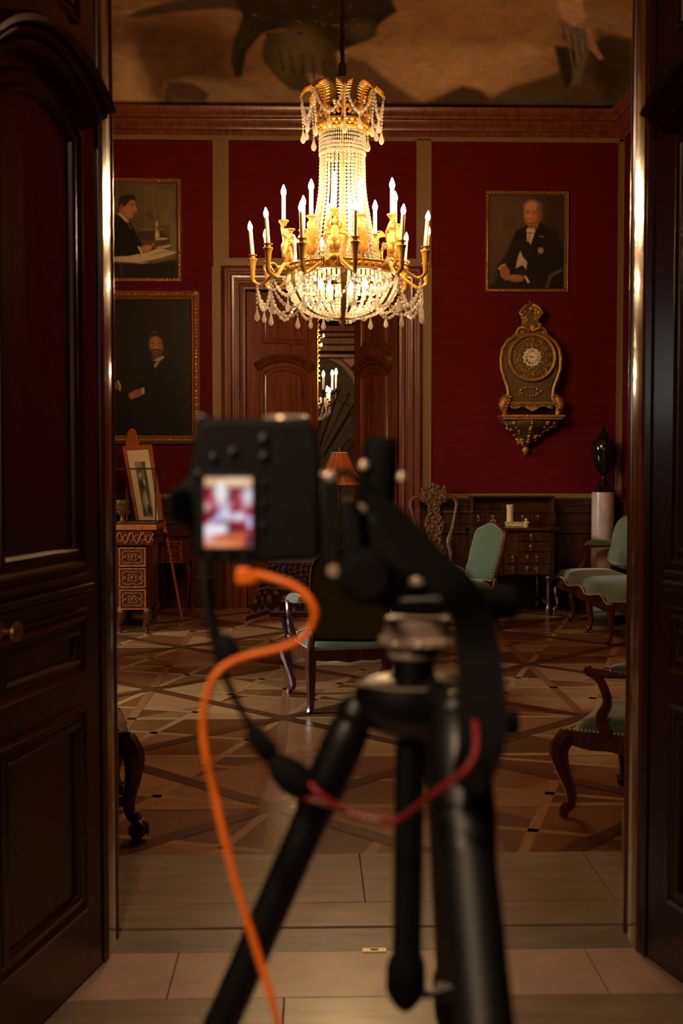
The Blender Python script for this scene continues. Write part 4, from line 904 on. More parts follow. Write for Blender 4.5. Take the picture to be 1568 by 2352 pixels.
for k in range(3):      # three chair-back shaped pads
    ya, yb = y0_+0.03+k*0.735, y0_+0.03+(k+1)*0.735-0.04; pts = bez([(ya,0.5,0),(yb,0.5,0),(yb+0.0,0.68,0),(yb,0.85,0),((ya+yb)/2+0.2,0.945,0),((ya+yb)/2,0.965,0),((ya+yb)/2-0.2,0.945,0),(ya,0.85,0),(ya,0.68,0),(ya,0.5,0)], 40)[:-1]
    n = len(pts); cu, cv_ = (ya+yb)/2, 0.72; mb = MB(); vs_ = []
    for kk, h in ((1.0,-0.02),(1.0,0.02),(0.96,0.045),(0.8,0.062),(0.4,0.07),(0.02,0.072)): vs_ += [Vector((bkx(cv_+(p.y-cv_)*kk)-h, cu+(p.x-cu)*kk, cv_+(p.y-cv_)*kk)) for p in pts]
    mb.add(vs_, [(i*n+q, i*n+(q+1)%n, (i+1)*n+(q+1)%n, (i+1)*n+q) for i in range(5) for q in range(n)] + [tuple(5*n+q for q in range(n)), tuple(range(n))]); mb.build('backrest', M['green'], st, auto=70)
    mb = MB(); mb.mould([(p.x, p.y) for p in pts], [(0.004,-0.03),(-0.02,-0.03),(-0.024,0.0),(-0.016,0.026),(0.0,0.03),(0.006,0.02)], lambda u, v, h: Vector((bkx(v)-h, u, v)))
    for yy in (ya+0.03, yb-0.03): mb.tube([(bkx(0.5), yy, 0.5), (xbk-0.025, yy, 0.34)], 0.02, 8)
    mb.build('back_frame', W, st, auto=45)
for yy, s in ((11.60, 1), (9.50, -1)):
    mb = MB(); a0 = Vector((xf+0.20, yy, 0.40)); mb.tube(bez([a0, a0+Vector((0.06,0,0.07)), a0+Vector((0.10,0,0.17)), a0+Vector((0.06,0,0.245)), a0+Vector((0.03,0,0.262))], 16), lerps([0.03,0.024,0.019,0.021,0.014], 16), 8)
    mb.tube(bez([a0+Vector((0.05,0,0.25)), a0+Vector((0.16,0,0.262)), Vector((bkx(0.68)-0.1, yy, 0.665)), Vector((bkx(0.7), yy, 0.70))], 12), lerps([0.02,0.017,0.018,0.02], 12), 8); am = mb.build('arm', W, st)
    c0 = Vector((xf+0.43, yy, 0.69)); mb = MB(); mb.ball(c0, 0.145, 0.036, 0.036, 16, 8); mb.build('arm_pad', M['green'], am)
    mb = MB(); nails(mb, [c0+Vector((0.143*math.cos(t), 0.037*math.sin(t), -0.012)) for t in np.linspace(0, 2*PI, 19)], 0.0048, 0.018); mb.build('arm_nail_trim', M['nail'], am)

# carved high-back chairs ------------------------------------------------
M['carved'] = mat('carved_oak', '#46290f', 0.42, coat=0.25, col2='#6a4420', scale=(40,40,40), bump=0.4)
def carved_chair(name, label, loc, rotz, group=None):
    r = thing(name, label, 'chair', loc, rotz, group); W = M['carved']; hb, hf, db, df = 0.2, 0.25, -0.2, 0.2
    mb = MB(); mb.grid(cushion(hb, hf, db, df, 0.425, 0.485), 16, 14); mb.add([(-hb,db,0.425),(hb,db,0.425),(hf,df,0.425),(-hf,df,0.425)], [(0,1,2,3)]); mb.build('seat', M['seatgold'], r, local=True, auto=70)
    mb = MB(); rail(mb, (-hf-0.01,df+0.01,0),(hf+0.01,df+0.01,0), 0.33, 0.43, 0.04, 0.03, (0,-1,0)); rail(mb, (-hb,db-0.02,0),(hb,db-0.02,0), 0.35, 0.43, 0.03, 0.0, (0,1,0))
    for s in (-1, 1): rail(mb, (s*(hb+0.01),db,0),(s*(hf+0.01),df,0), 0.33, 0.43, 0.035, 0.02, (-s,0,0))
    mb.build('seat_frame', W, r, local=True, bevel=0.005)
    for s in (-1, 1):
        mb = MB(); cab(mb, (s*(hf-0.01),df-0.01,0.40), (s*(hf+0.005),df+0.012,0.05), (s*0.03,0.03,0), 0.042, 0.022); mb.ball((s*(hf+0.018),df+0.028,0.036), 0.038, 0.038, 0.036, 10, 8)
        for q in range(4): a = PI/4*s+ (q-1.5)*0.7 + (PI/2 if s < 0 else 0); mb.tube(bez([(s*(hf+0.01),df+0.018,0.085), (s*(hf+0.018)+0.035*math.cos(a),df+0.028+0.035*math.sin(a),0.06), (s*(hf+0.018)+0.044*math.cos(a),df+0.028+0.044*math.sin(a),0.02)], 7), [0.012]*5+[0.008,0.004], 6)
        mb.build('leg', W, r, local=True)
        mb = MB(); mb.tube(bez([(s*(hb-0.01),db,0.42),(s*(hb-0.01),db-0.01,0.2),(s*hb,db-0.06,0.004)], 10), lerps([0.026,0.022,0.022], 10), 8); mb.build('leg', W, r, local=True)
        # S-curved stile
        mb = MB(); LN = lambda u, v: Vector((u, db-0.01-0.12*(v-0.43)/0.85, v))
        mb.tube(bez([LN(s*0.15,0.42),LN(s*0.165,0.56),LN(s*0.145,0.70),LN(s*0.185,0.82),LN(s*0.22,0.98),LN(s*0.235,1.08),LN(s*0.19,1.14),LN(s*0.10,1.12)], 26), lerps([0.024,0.024,0.028,0.02,0.018,0.02,0.022,0.024], 26), 8); mb.ball(LN(s*0.16,0.72), 0.034, 0.028, 0.034, 8, 6); mb.build('stile', W, r, local=True)
    mb = MB(); mb.tube([(-0.23,0.0,0.17),(0.23,0.0,0.17)], 0.016, 8)
    for s in (-1, 1): mb.tube(bez([(s*0.24,df,0.15),(s*0.23,0,0.17),(s*0.2,db-0.02,0.16)], 10), 0.017, 8)
    mb.build('stretcher', W, r, local=True)
    T = lambda u, v, h: Vector((u, db-0.01-0.12*(v-0.43)/0.85+h, v))
    half = [(0.075,0.43),(0.085,0.5),(0.11,0.56),(0.10,0.64),(0.065,0.70),(0.085,0.80),(0.105,0.88),(0.07,0.96),(0.055,1.02),(0.09,1.10)]
    sm = bez([(a, b, 0) for a, b in half], 40); out = [(p.x, p.y) for p in sm] + [(-p.x, p.y) for p in reversed(sm)]
    mb = MB(); mb.prism(out, -0.012, 0.012, T); rnd = random.Random(11)
    for s in (-1, 1):
        for q in range(30):
            v = 0.46+0.62*q/30; hw = np.interp(v, [b for _, b in half], [a for a, _ in half]); mb.ball(T(s*(hw*0.72+0.015*math.sin(q*1.7)), v, 0.014), 0.018, 0.010, 0.014, 7, 5, Matrix.Rotation(q, 3, 'Y'))
    for q in range(14): mb.ball(T(0.03*math.sin(q*1.9), 0.48+q*0.045, 0.016), 0.02, 0.012, 0.018, 7, 5)
    mb.build('splat', W, r, local=True, auto=40)
    cr = [(-0.12,1.09),(-0.15,1.14),(-0.125,1.19),(-0.13,1.235),(-0.06,1.25),(0.0,1.285),(0.06,1.25),(0.13,1.235),(0.125,1.19),(0.15,1.14),(0.12,1.09)]
    mb = MB(); mb.prism(cr, -0.016, 0.016, T)
    for q in range(46): mb.ball(T((rnd.random()-0.5)*0.25, 1.11+rnd.random()*0.13, 0.018), 0.02*rnd.random()+0.008, 0.012, 0.016*rnd.random()+0.007, 7, 5, Matrix.Rotation(rnd.random()*3, 3, 'Y'))
    mb.ball(T(0, 1.26, 0.01), 0.025, 0.02, 0.03, 8, 6); mb.build('crest', W, r, local=True, auto=40)
    return r
c0 = carved_chair('carved_chair', 'high-back chair with pierced carved splat standing between door casing and writing desk', (1.265, 11.56, 0), math.radians(184), 'carved ball-and-claw chairs')
dup(c0, (-0.985, 4.83, 0), math.radians(-74), 'dark carved chair behind the door leaf, showing one ball-and-claw leg', 'carved ball-and-claw chairs')
# ================================================================== writing desk on the back wall
M['darkveneer'] = mat('dark_veneer', '#2a1409', 0.3, coat=0.5, col2='#45240f', scale=(18,18,5), bump=0.04)
M['inlay'] = mat('marquetry', '#7a3a16', 0.34, coat=0.4, col2='#a8622a', scale=(60,60,60), fac=(0.42,0.6))
M['inlaydark'] = mat('marquetry_ground', '#3a170a', 0.32, coat=0.4, col2='#55260f', scale=(40,40,40))
ds = thing('writing_desk', 'dark writing desk with brass drawer pulls and a raised back of small drawers', 'desk', (2.05, 11.6, 0))
dy0, dy1 = 11.28, 11.98
dx0, dx1 = at(1092, 1200, dy0).x, at(1279, 1200, dy0).x; dz = at(1200, 1212, dy0).z
mb = MB(); mb.box(dx0-0.02, dx1+0.02, dy0-0.02, dy1, dz-0.03, dz); mb.build('worktop', M['darkveneer'], ds, smooth=False, bevel=0.006)
zl = at(1200, 1322, dy0).z
mb = MB(); mb.box(dx0+0.02, dx1-0.02, dy0+0.02, dy1-0.02, zl, dz-0.031)
mb.build('carcass', M['darkveneer'], ds, smooth=False, bevel=0.004)
hs_ = [(1220,1233),(1219,1257)]
def drop_pull(parent, c, s=1.0, n=(0,-1,0)):
    mb = MB(); c = Vector(c); mb.lathe([(0.001,0),(0.014*s,0),(0.016*s,0.003),(0.006*s,0.006),(0.005*s,0.014),(0.007*s,0.018),(0.001,0.02)], 10, c, n)
    a = c+Vector(n)*0.014; mb.tube([a, a+Vector((0.010*s,0,-0.02*s)), a+Vector((0,0,-0.034*s)), a+Vector((-0.010*s,0,-0.02*s)), a], 0.0032*s, 6); mb.ball(a+Vector((0,0,-0.036*s)), 0.007*s, 0.006*s, 0.009*s, 8, 5)
    return mb.build('pull', M['brass'], parent)
def escutcheon(parent, c, s=1.0, n=(0,-1,0)):
    mb = MB(); c = Vector(c); mb.lathe([(0.001,0.0),(0.022*s,0.0),(0.02*s,0.005),(0.012*s,0.007),(0.012*s,0.003),(0.001,0.003)], 12, c, n, scale=(0.75,1.1)); mb.ball(c+Vector(n)*0.006, 0.007*s, 0.006*s, 0.009*s, 8, 5)
    return mb.build('escutcheon', M['brass'], parent)
for (py0, py1), pulls in (((1222,1243),(1220,)),((1247,1267),(1219,)),((1270,1295),(1178,1212,1233)),((1297,1320),(1178,1212,1233))):
    z0_, z1_ = at(1200, py1, dy0).z, at(1200, py0, dy0).z; x0_ = at(1160, 1200, dy0).x; x1_ = at(1266, 1200, dy0).x
    if len(pulls) == 1: x0_ = at(1186, 1200, dy0).x
    mb = MB(); mb.box(x0_, x1_, dy0+0.005, dy0+0.02, z0_, z1_); dr = mb.build('drawer', M['darkveneer'], ds, smooth=False, bevel=0.004)
    for q, px in enumerate(pulls):
        c = (at(px, 1200, dy0).x, dy0+0.005, (z0_+z1_)/2+0.01)
        (drop_pull if q != 1 else escutcheon)(dr, c, 1.05)
for px in (1100, 1150): 
    z0_, z1_ = at(1200, 1316, dy0).z, at(1200, 1224, dy0).z; xa_, xb_ = at(px, 1200, dy0).x, at(px+44, 1200, dy0).x
    mb = MB(); mb.box(xa_, min(xb_, x0_-0.02) if px > 1140 else xb_, dy0+0.008, dy0+0.02, z0_, z1_); mb.build('panel', M['darkveneer'], ds, smooth=False, bevel=0.004)
for x in (dx0+0.06, dx1-0.06):
    for y in (dy0+0.07, dy1-0.08):
        mb = MB(); mb.lathe([(0.04,zl+0.002),(0.045,zl-0.03),(0.025,zl-0.06),(0.03,zl-0.16),(0.022,0.14),(0.034,0.08),(0.045,0.045),(0.03,0.0)], 12, (x, y, 0)); mb.build('leg', M['darkveneer'], ds)
mb = MB(); mb.box(dx0+0.05, dx1-0.05, dy1-0.1, dy1-0.07, 0.10, 0.14); mb.box(dx1-0.075, dx1-0.045, dy0+0.07, dy1-0.08, 0.10, 0.14); mb.box(dx0+0.045, dx0+0.075, dy0+0.07, dy1-0.08, 0.10, 0.14); mb.build('stretcher', M['darkveneer'], ds, smooth=False)
gy = 11.72; g0, g1 = at(1084, 1180, gy).x, at(1276, 1180, gy).x; gz_ = at(1180, 1144, gy).z; gm = at(1180, 1178, gy).z
mb = MB(); mb.box(g0, g1, gy+0.0, dy1, dz+0.001, gm); mb.box(g0-0.01, g1+0.01, gy-0.012, dy1, gm, gm+0.018); mb.box(g0, g1, dy1-0.06, dy1, gm+0.018, gz_); mb.box(g0, g0+0.02, gy+0.05, dy1, gm, gz_); mb.box(g1-0.02, g1, gy+0.05, dy1, gm, gz_); mb.box(g0-0.012, g1+0.012, gy+0.1, dy1, gz_, gz_+0.02); mb.build('gallery', M['darkveneer'], ds, smooth=False, bevel=0.003)
for px in (1098, 1131, 1200, 1235):
    a, b = at(px-15, 1190, gy).x, at(px+15, 1190, gy).x; mb = MB(); mb.box(a, b, gy-0.01, gy, dz+0.015, gm-0.015); dr = mb.build('small_drawer', M['darkveneer'], ds, smooth=False, bevel=0.003); drop_pull(dr, ((a+b)/2, gy-0.01, (dz+gm)/2+0.025), 1.15)
# things on it
yv = 11.55; c = at(1171, 1200, yv); kk = yv/2700
bxp = thing('document_case', 'flat pale box lying on the writing desk', 'box', (at(1186, 1205, yv).x, yv, dz))
x0_, x1_ = at(1162, 1205, yv).x, at(1206, 1205, yv).x
mb = MB(); mb.box(x0_, x1_, yv-0.07, yv+0.07, dz+0.001, dz+0.03); mb.build('box_body', M['ivory'], bxp, smooth=False, bevel=0.004); mb = MB(); mb.box(x0_-0.004, x1_+0.004, yv-0.074, yv+0.074, dz+0.031, dz+0.042); mb.build('lid', M['ivory'], bxp, smooth=False, bevel=0.004)
zb = dz+0.043; zh = at(1171, 1159, yv).z
vs1 = thing('cylinder_vase', 'tall pale mottled cylinder vase standing on the flat box', 'vase', (c.x, yv, zb))
mb = MB(); mb.lathe([(0.034,zb+0.0005),(0.037,zb+0.01),(0.034,zb+0.03),(0.035,zh-0.03),(0.039,zh-0.012),(0.038,zh),(0.03,zh),(0.029,zh-0.02)], 20, (c.x, yv, 0)); mb.build('body', M['ivory'], vs1)
for px, lb in ((1132, 'small orange figurine on the writing desk, in front of the second drawer pull'), (1208, 'small pale figurine on the writing desk beside the flat box')):
    yq = 11.45; p = at(px, 1208, yq); f = thing('figurine', lb, 'figurine', (p.x, yq, dz), group='figurines on the writing desk')
    mb = MB(); mb.lathe([(0.026,dz+0.0005),(0.028,dz+0.012),(0.02,dz+0.016),(0.024,dz+0.03),(0.018,dz+0.05),(0.01,dz+0.058),(0.016,dz+0.068),(0.012,dz+0.08),(0.001,dz+0.084)], 12, (p.x, yq, 0), scale=(1,0.8))
    for s in (-1, 1): mb.tube([(p.x+s*0.015,yq-0.004,dz+0.05),(p.x+s*0.024,yq-0.01,dz+0.036),(p.x+s*0.008,yq-0.02,dz+0.03)], 0.006, 6)
    mb.build('body', M['honey'] if px < 1170 else M['ivory'], f)

# ================================================================== marquetry desk at the side, with glass case and easel
ld = thing('kneehole_desk', 'marquetry kneehole desk with three inlaid drawers under a glass case', 'desk', (-1.9, 10.6, 0))
ly0, ly1 = 10.25, 10.95; lx1 = at(360, 1210, ly0).x; lx0 = lx1-1.25; lz = at(300, 1206, ly0).z; lzb = at(300, 1218, ly0).z
mb = MB(); mb.box(lx0, lx1, ly0, ly1, lzb, lz); mb.build('worktop', M['honey'], ld, smooth=False, bevel=0.006)
zf0 = at(300, 1254, ly0).z; zc0 = at(300, 1402, ly0).z
pxr = at(340, 1300, ly0).x; pxl = at(266, 1300, ly0).x
mb = MB(); mb.box(lx0+0.02, lx1-0.03, ly0+0.02, ly1-0.02, zf0, lzb-0.001)
for xa_, xb_ in ((pxl-0.02, pxr), (lx0+0.03, lx0+0.33)): mb.box(xa_, xb_, ly0+0.03, ly1-0.03, zc0, zf0+0.01)
mb.build('carcass', M['inlaydark'], ld, smooth=False, bevel=0.004)
def inlaid(nm, parent, x0, x1, y, z0, z1, scroll=True):
    mb = MB(); mb.mi = 0; mb.box(x0, x1, y-0.012, y, z0, z1); mb.mi = 1; Tq = lambda u, v, h: Vector((u, y-0.012-h, v))
    mb.mould([(x0,z0),(x1,z0),(x1,z1),(x0,z1)], [(0,0),(0,0.004),(0.014,0.004),(0.014,0.0)], Tq)
    if scroll:
        cx_, cz2, w_, h_ = (x0+x1)/2, (z0+z1)/2, (x1-x0)/2, (z1-z0)/2
        for s in (-1, 1):
            for t in (-1, 1):
                mb.tube(bez([Tq(cx_, cz2+t*h_*0.55, 0), Tq(cx_+s*w_*0.35, cz2+t*h_*0.65, 0), Tq(cx_+s*w_*0.7, cz2+t*h_*0.5, 0), Tq(cx_+s*w_*0.72, cz2+t*h_*0.15, 0), Tq(cx_+s*w_*0.45, cz2, 0)], 14), 0.005, 5)
                mb.tube(bez([Tq(cx_, cz2, 0), Tq(cx_+s*w_*0.15, cz2+t*h_*0.35, 0), Tq(cx_+s*w_*0.32, cz2+t*h_*0.2, 0), Tq(cx_+s*w_*0.2, cz2, 0)], 10), 0.004, 5)
    return mb.build(nm, [M['inlaydark'], M['inlay']], parent, auto=30)
for py0, py1 in ((1258,1302),(1305,1351),(1354,1401)):
    dr = inlaid('drawer', ld, at(272, 1300, ly0).x, at(334, 1300, ly0).x, ly0+0.03, at(300, py1, ly0).z, at(300, py0, ly0).z); 
    escutcheon(dr, ((at(272, 1300, ly0).x+at(334, 1300, ly0).x)/2, ly0+0.018, (at(300, py1, ly0).z+at(300, py0, ly0).z)/2), 0.8)
mb = MB(); zq = (zf0+lzb)/2; xq0, xq1 = at(268, 1230, ly0).x, at(352, 1230, ly0).x
mb.mi = 0; mb.box(lx0+0.03, lx1-0.04, ly0+0.008, ly0+0.02, zf0+0.008, lzb-0.006); mb.mi = 1
mb.tube(bez([(xq0+(xq1-xq0)*k/16, ly0+0.007, zq+0.045*math.sin(k*1.25)) for k in range(17)], 70), 0.006, 5); mb.tube(bez([(xq0+(xq1-xq0)*k/16, ly0+0.007, zq-0.03*math.sin(k*1.25)) for k in range(17)], 70), 0.004, 5)
mb.build('frieze', [M['inlaydark'], M['inlay']], ld)
for x in (pxl+0.02, pxr-0.03, lx0+0.06, lx0+0.3):
    for y in (ly0+0.06, ly1-0.07):
        mb = MB(); cab(mb, (x, y, zc0+0.01), (x, y-0.01, 0.004), (0.025 if x > lx0+0.5 else -0.02, -0.03, 0), 0.036, 0.018, 14); mb.build('leg', M['inlaydark'], ld)
gcx1 = at(357, 1100, ly0+0.06).x; gct = at(300, 1077, ly0+0.06).z; gy0, gy1 = ly0+0.06, ly1-0.12; gcx0 = gcx1-0.62
gc = thing('glass_case', 'clear glass display case with dark edges standing on the marquetry desk', 'display case', (gcx1-0.3, gy0+0.2, lz))
e = 0.005; mb = MB()
for x in (gcx0, gcx1):
    for y in (gy0, gy1): mb.box(x-e, x+e, y-e, y+e, lz+0.001, gct)
for z in (lz+0.008, gct):
    for y in (gy0, gy1): mb.box(gcx0-e, gcx1+e, y-e, y+e, z-e, z+e)
    for x in (gcx0, gcx1): mb.box(x-e, x+e, gy0, gy1, z-e, z+e)
mb.build('frame', M['black'], gc, smooth=False)
mb = MB()
for x in (gcx0, gcx1): mb.add([(x,gy0,lz+0.005),(x,gy1,lz+0.005),(x,gy1,gct),(x,gy0,gct)], [(0,1,2,3)])
mb.add([(gcx0,gy0,lz+0.005),(gcx1,gy0,lz+0.005),(gcx1,gy0,gct),(gcx0,gy0,gct)], [(0,1,2,3)]); mb.build('pane', M['glass'], gc, smooth=False)
yk = ly0+0.3; cpx = at(281, 1200, yk).x; cb = thing('carved_goblet', 'small dark engraved goblet inside the glass case', 'goblet', (cpx, yk, lz))
h_ = at(281, 1148, yk).z-lz
mb = MB(); mb.lathe([(0.05,lz+0.001),(0.05,lz+0.012),(0.02,lz+0.025),(0.016,lz+0.06),(0.03,lz+0.075),(0.055,lz+0.1),(0.062,lz+h_*0.7),(0.058,lz+h_)], 20, (cpx, yk, 0)); mb.build('cup', M['brass'], cb)
mb = MB()
for q in range(16): mb.ball((cpx+0.06*math.cos(q*0.4), yk-abs(0.06*math.sin(q*0.4)), lz+0.1+0.006*q), 0.010, 0.010, 0.014, 6, 4)
mb.build('relief', M['brass'], cb)
# easel with the framed print
M['engraving'] = mat('print_ink', '#888888', 0.6, attr=True, spec=0.2)
yt, yb_ = 11.52, 11.22
TLc, TRc, BRc, BLc = at(281, 1026, yt), at(349, 1022, yt), at(377, 1219, yb_), at(316, 1214, yb_)
nrm = (TRc-TLc).cross(BLc-TLc).normalized(); nrm = nrm if nrm.y < 0 else -nrm
TE = lambda u, v, h: (TLc*(1-u)+TRc*u)*v + (BLc*(1-u)+BRc*u)*(1-v) + nrm*h
pr_ = thing('framed_print', 'framed engraving with a wide pale mount, propped on the wooden easel', 'framed picture', BLc)
mb = MB(); fw = 0.13; fv = 0.055
for a in (((0,0),(1,0),(1-fw,fv),(fw,fv)), ((1,0),(1,1),(1-fw,1-fv),(1-fw,fv)), ((1,1),(0,1),(fw,1-fv),(1-fw,1-fv)), ((0,1),(0,0),(fw,fv),(fw,1-fv))): mb.prism(list(a), 0.0, 0.022, TE)
mb.build('frame', M['honey'], pr_, smooth=False, bevel=0.003)
c = Canvas(0, 0, 1, 1, 60, 130, '#d9c8a8')
c.poly([(0.26,0.16),(0.74,0.16),(0.74,0.90),(0.26,0.90)], '#8f8a7c', 0.008); c.mix(((c.fbm(0.2,0.1,3)-0.42)*4)*((c.X>0.27)&(c.X<0.73)&(c.Y>0.17)&(c.Y<0.89)), '#3e3b34', 0.8)
for q in [(0.42,0.36,0.07,0.05,'#c6bea8'),(0.41,0.46,0.11,0.09,'#2c2a26'),(0.56,0.44,0.05,0.04,'#d5ccb4'),(0.58,0.56,0.10,0.1,'#55514a'),(0.52,0.66,0.05,0.1,'#cfc7b0'),(0.44,0.7,0.06,0.12,'#a59e8c'),(0.62,0.8,0.1,0.06,'#2b2824'),(0.36,0.83,0.08,0.05,'#34312b'),(0.66,0.34,0.06,0.12,'#4a463e')]: c.ell(q[0],q[1],q[2],q[3],q[4],0.4,0.85)
sh = c.sheet(lambda x, y: TE(fw*0.9+(1-1.8*fw)*x, 1-(fv*0.9+(1-1.8*fv)*y), 0.010)); sh.build('engraving', M['engraving'], pr_, vcol=c.cols, auto=180)
mb = MB(); mb.prism([(0.03,0.02),(0.97,0.02),(0.97,0.98),(0.03,0.98)], -0.008, 0.0, TE); mb.build('backing', M['honey'], pr_, smooth=False)
es = thing('easel', 'honey coloured wooden easel with a carved crest, holding the engraving', 'easel', (at(330, 1300, 11.3).x, 11.35, 0))
mb = MB(); hp = [(289,1030),(287,1012),(292,1004),(291,994),(299,984),(306,984),(312,992),(314,1004),(319,1012),(318,1030)]
mb.prism([(at(px, py, 11.56).x, at(px, py, 11.56).z) for px, py in hp], -0.015, 0.015, lambda u, v, h: Vector((u, 11.585+h, v))); mb.build('crest', M['honey'], es, bevel=0.004, auto=30)
e0 = TE(0.5, 0.98, -0.035)
mb = MB(); mb.tube([at(303, 1020, 11.59), TE(0.5, 0.5, -0.045), TE(0.5, -0.02, -0.045)], 0.018, 4, twist=0.0); mb.build('mast', M['honey'], es, smooth=False)
mb = MB(); mb.prism([(-0.12,-0.035),(1.12,-0.035),(1.12,-0.002),(-0.12,-0.002)], -0.06, 0.04, TE); mb.build('ledge', M['honey'], es, smooth=False, bevel=0.004)
fr_ = onz(404, 1445); 
for a, b in ((TE(0.92, 0.9, -0.06), Vector((fr_.x, 11.05, 0.0))), (TE(0.08, 0.9, -0.06), Vector((at(292, 1300, 11.1).x, 11.05, 0.0))), (TE(0.5, 0.95, -0.07), Vector((e0.x+0.05, 11.9, 0.0)))):
    mb = MB(); mb.tube([a, b], 0.015, 4); mb.build('leg', M['honey'], es, smooth=False)
# small marquetry table behind the easel
tb = thing('side_table', 'small dark inlaid side table against the wall behind the easel leg', 'table', (at(395, 1300, 11.5).x, 11.6, 0))
ty = 11.35; tx0, tx1, tz = at(348, 1230, ty).x, at(436, 1230, ty).x, at(390, 1226, ty).z
mb = MB(); mb.box(tx0, tx1, ty, 11.96, tz-0.025, tz); mb.build('tabletop', M['inlaydark'], tb, smooth=False, bevel=0.005)
mb = MB(); mb.box(tx0+0.02, tx1-0.02, ty+0.03, 11.95, at(390, 1296, ty).z, tz-0.026); mb.build('carcass', M['inlaydark'], tb, smooth=False)
inlaid('drawer', tb, at(372, 1260, ty).x, at(418, 1260, ty).x, ty+0.03, at(390, 1292, ty).z, at(390, 1243, ty).z)
for x in (tx0+0.04, tx1-0.04):
    for y in (ty+0.06, 11.9):
        mb = MB(); cab(mb, (x, y, at(390, 1296, ty).z+0.01), (x, y, 0.004), ((-0.02 if x < (tx0+tx1)/2 else 0.02), -0.02, 0), 0.026, 0.014, 12); mb.build('leg', M['inlaydark'], tb)

# ================================================================== centre table under a carpet
TX0, TX1, TY0, TY1, TZ = -0.30, 0.86, 8.58, 9.5, 0.755
ct = thing('centre_table', 'round-kneed dark wooden table under a patterned carpet', 'table', ((TX0+TX1)/2, (TY0+TY1)/2, 0))
mb = MB(); mb.box(TX0, TX1, TY0, TY1, TZ-0.03, TZ); mb.build('tabletop', M['wood'], ct, smooth=False, bevel=0.006)
mb = MB(); mb.box(TX0+0.06, TX1-0.06, TY0+0.06, TY1-0.06, TZ-0.12, TZ-0.031); mb.build('apron', M['wood'], ct, smooth=False)
for sx, x in ((-1, TX0+0.13), (1, TX1-0.13)):
    for sy, y in ((-1, TY0+0.13), (1, TY1-0.13)):
        mb = MB(); cab(mb, (x, y, TZ-0.05), (x+sx*0.01, y+sy*0.01, 0.004), (sx*0.05, sy*0.05, 0), 0.055, 0.024, 18)
        for q in range(5): mb.ball((x+sx*(0.075-0.01*q), y+sy*(0.075-0.01*q), TZ-0.16-0.05*q), 0.012, 0.012, 0.02, 6, 4)
        mb.build('leg', M['wood'], ct)
def carpet_mat():
    m = mat('knotted_carpet', '#24100c', 0.85, spec=0.15); nt = m.node_tree; N = nt.nodes; L = nt.links; p = N['Principled BSDF']
    a = N.new('ShaderNodeAttribute'); a.attribute_name = 'paint'; L.new(a.outputs['Color'], p.inputs['Base Color']); p.inputs['Sheen Weight'].default_value = 0.25
    return m
M['carpet'] = carpet_mat()
# drape: distance outside the table edge hangs down, flaring at the corners
nu, nv = 150, 130; ov = 0.40
U = np.linspace(TX0-ov, TX1+ov, nu); V = np.linspace(TY0-ov, TY1+ov, nv)
c = Canvas.on(*np.meshgrid(U, V), '#2a120e')
ex = np.minimum(c.X-(TX0-ov), (TX1+ov)-c.X); ey = np.minimum(c.Y-(TY0-ov), (TY1+ov)-c.Y); ed = np.minimum(ex, ey); along = np.where(ex < ey, c.Y, c.X)
def band(a, b, col): c.mix(((ed > a) & (ed < b)).astype(float), col)
band(0.0, 0.02, '#4a3026'); band(0.03, 0.045, '#8a6a56'); band(0.045, 0.20, '#3a1712'); band(0.20, 0.215, '#8a6a56'); band(0.23, 0.24, '#7a5a48')
ros = (np.sin(along*2*PI/0.11)*np.cos((ed-0.122)*2*PI/0.15)); c.mix(((ros > 0.35) & (ed > 0.05) & (ed < 0.195)).astype(float), '#9c7a66', 0.85); c.mix(((np.abs(ros-0.72) < 0.1) & (ed > 0.05) & (ed < 0.195)).astype(float), '#2a1210', 1)
fl_ = np.sin(c.X*2*PI/0.085+np.sin(c.Y*40))*np.sin(c.Y*2*PI/0.07+np.sin(c.X*33)); c.mix(((fl_ > 0.3) & (ed > 0.245)).astype(float), '#7d5648', 0.7); c.mix(((fl_ < -0.62) & (ed > 0.245)).astype(float), '#8d7a6a', 0.6)
def drape(x, y):
    dx = max(TX0-x, x-TX1, 0.0); dy = max(TY0-y, y-TY1, 0.0); sx = -1 if x < TX0 else 1; sy = -1 if y < TY0 else 1
    ox = dx*0.10 + 0.006; oy = dy*0.10 + 0.006
    if dx > 0 and dy > 0:
        r_ = math.hypot(dx, dy); drop = max(dx, dy) + 0.12*min(dx, dy); flare = 0.42*min(dx, dy)
        ox, oy = 0.006+dx*0.12+flare*0.75, 0.006+dy*0.12+flare*0.35
        return Vector(((TX0 if sx < 0 else TX1)+sx*ox, (TY0 if sy < 0 else TY1)+sy*oy, TZ+0.004-drop*0.93+0.004))
    X_ = (TX0-ox if x < TX0 else TX1+ox) if dx > 0 else x; Y_ = (TY0-oy if y < TY0 else TY1+oy) if dy > 0 else y
    wv = 0.008*math.sin(y*14) if dx > 0 else 0.008*math.sin(x*13) if dy > 0 else 0
    if dx > 0: X_ += sx*abs(wv)*min(1, dx*4)
    if dy > 0: Y_ += sy*abs(wv)*min(1, dy*4)
    return Vector((X_, Y_, TZ+0.006-max(dx, dy)*0.985))
mb = MB(); mb.v = [tuple(drape(x, y)) for y in V for x in U]; mb.f = [(j*nu+i, j*nu+i+1, (j+1)*nu+i+1, (j+1)*nu+i) for j in range(nv-1) for i in range(nu-1)]; mb.m = [0]*len(mb.f)
cp = thing('table_carpet', 'red-brown patterned oriental carpet draped over the table, fringed corner hanging', 'carpet', ((TX0+TX1)/2, (TY0+TY1)/2, TZ))
mb.build('carpet_pile', M['carpet'], cp, vcol=c.cols, auto=180)
mb = MB(); rnd = random.Random(2)
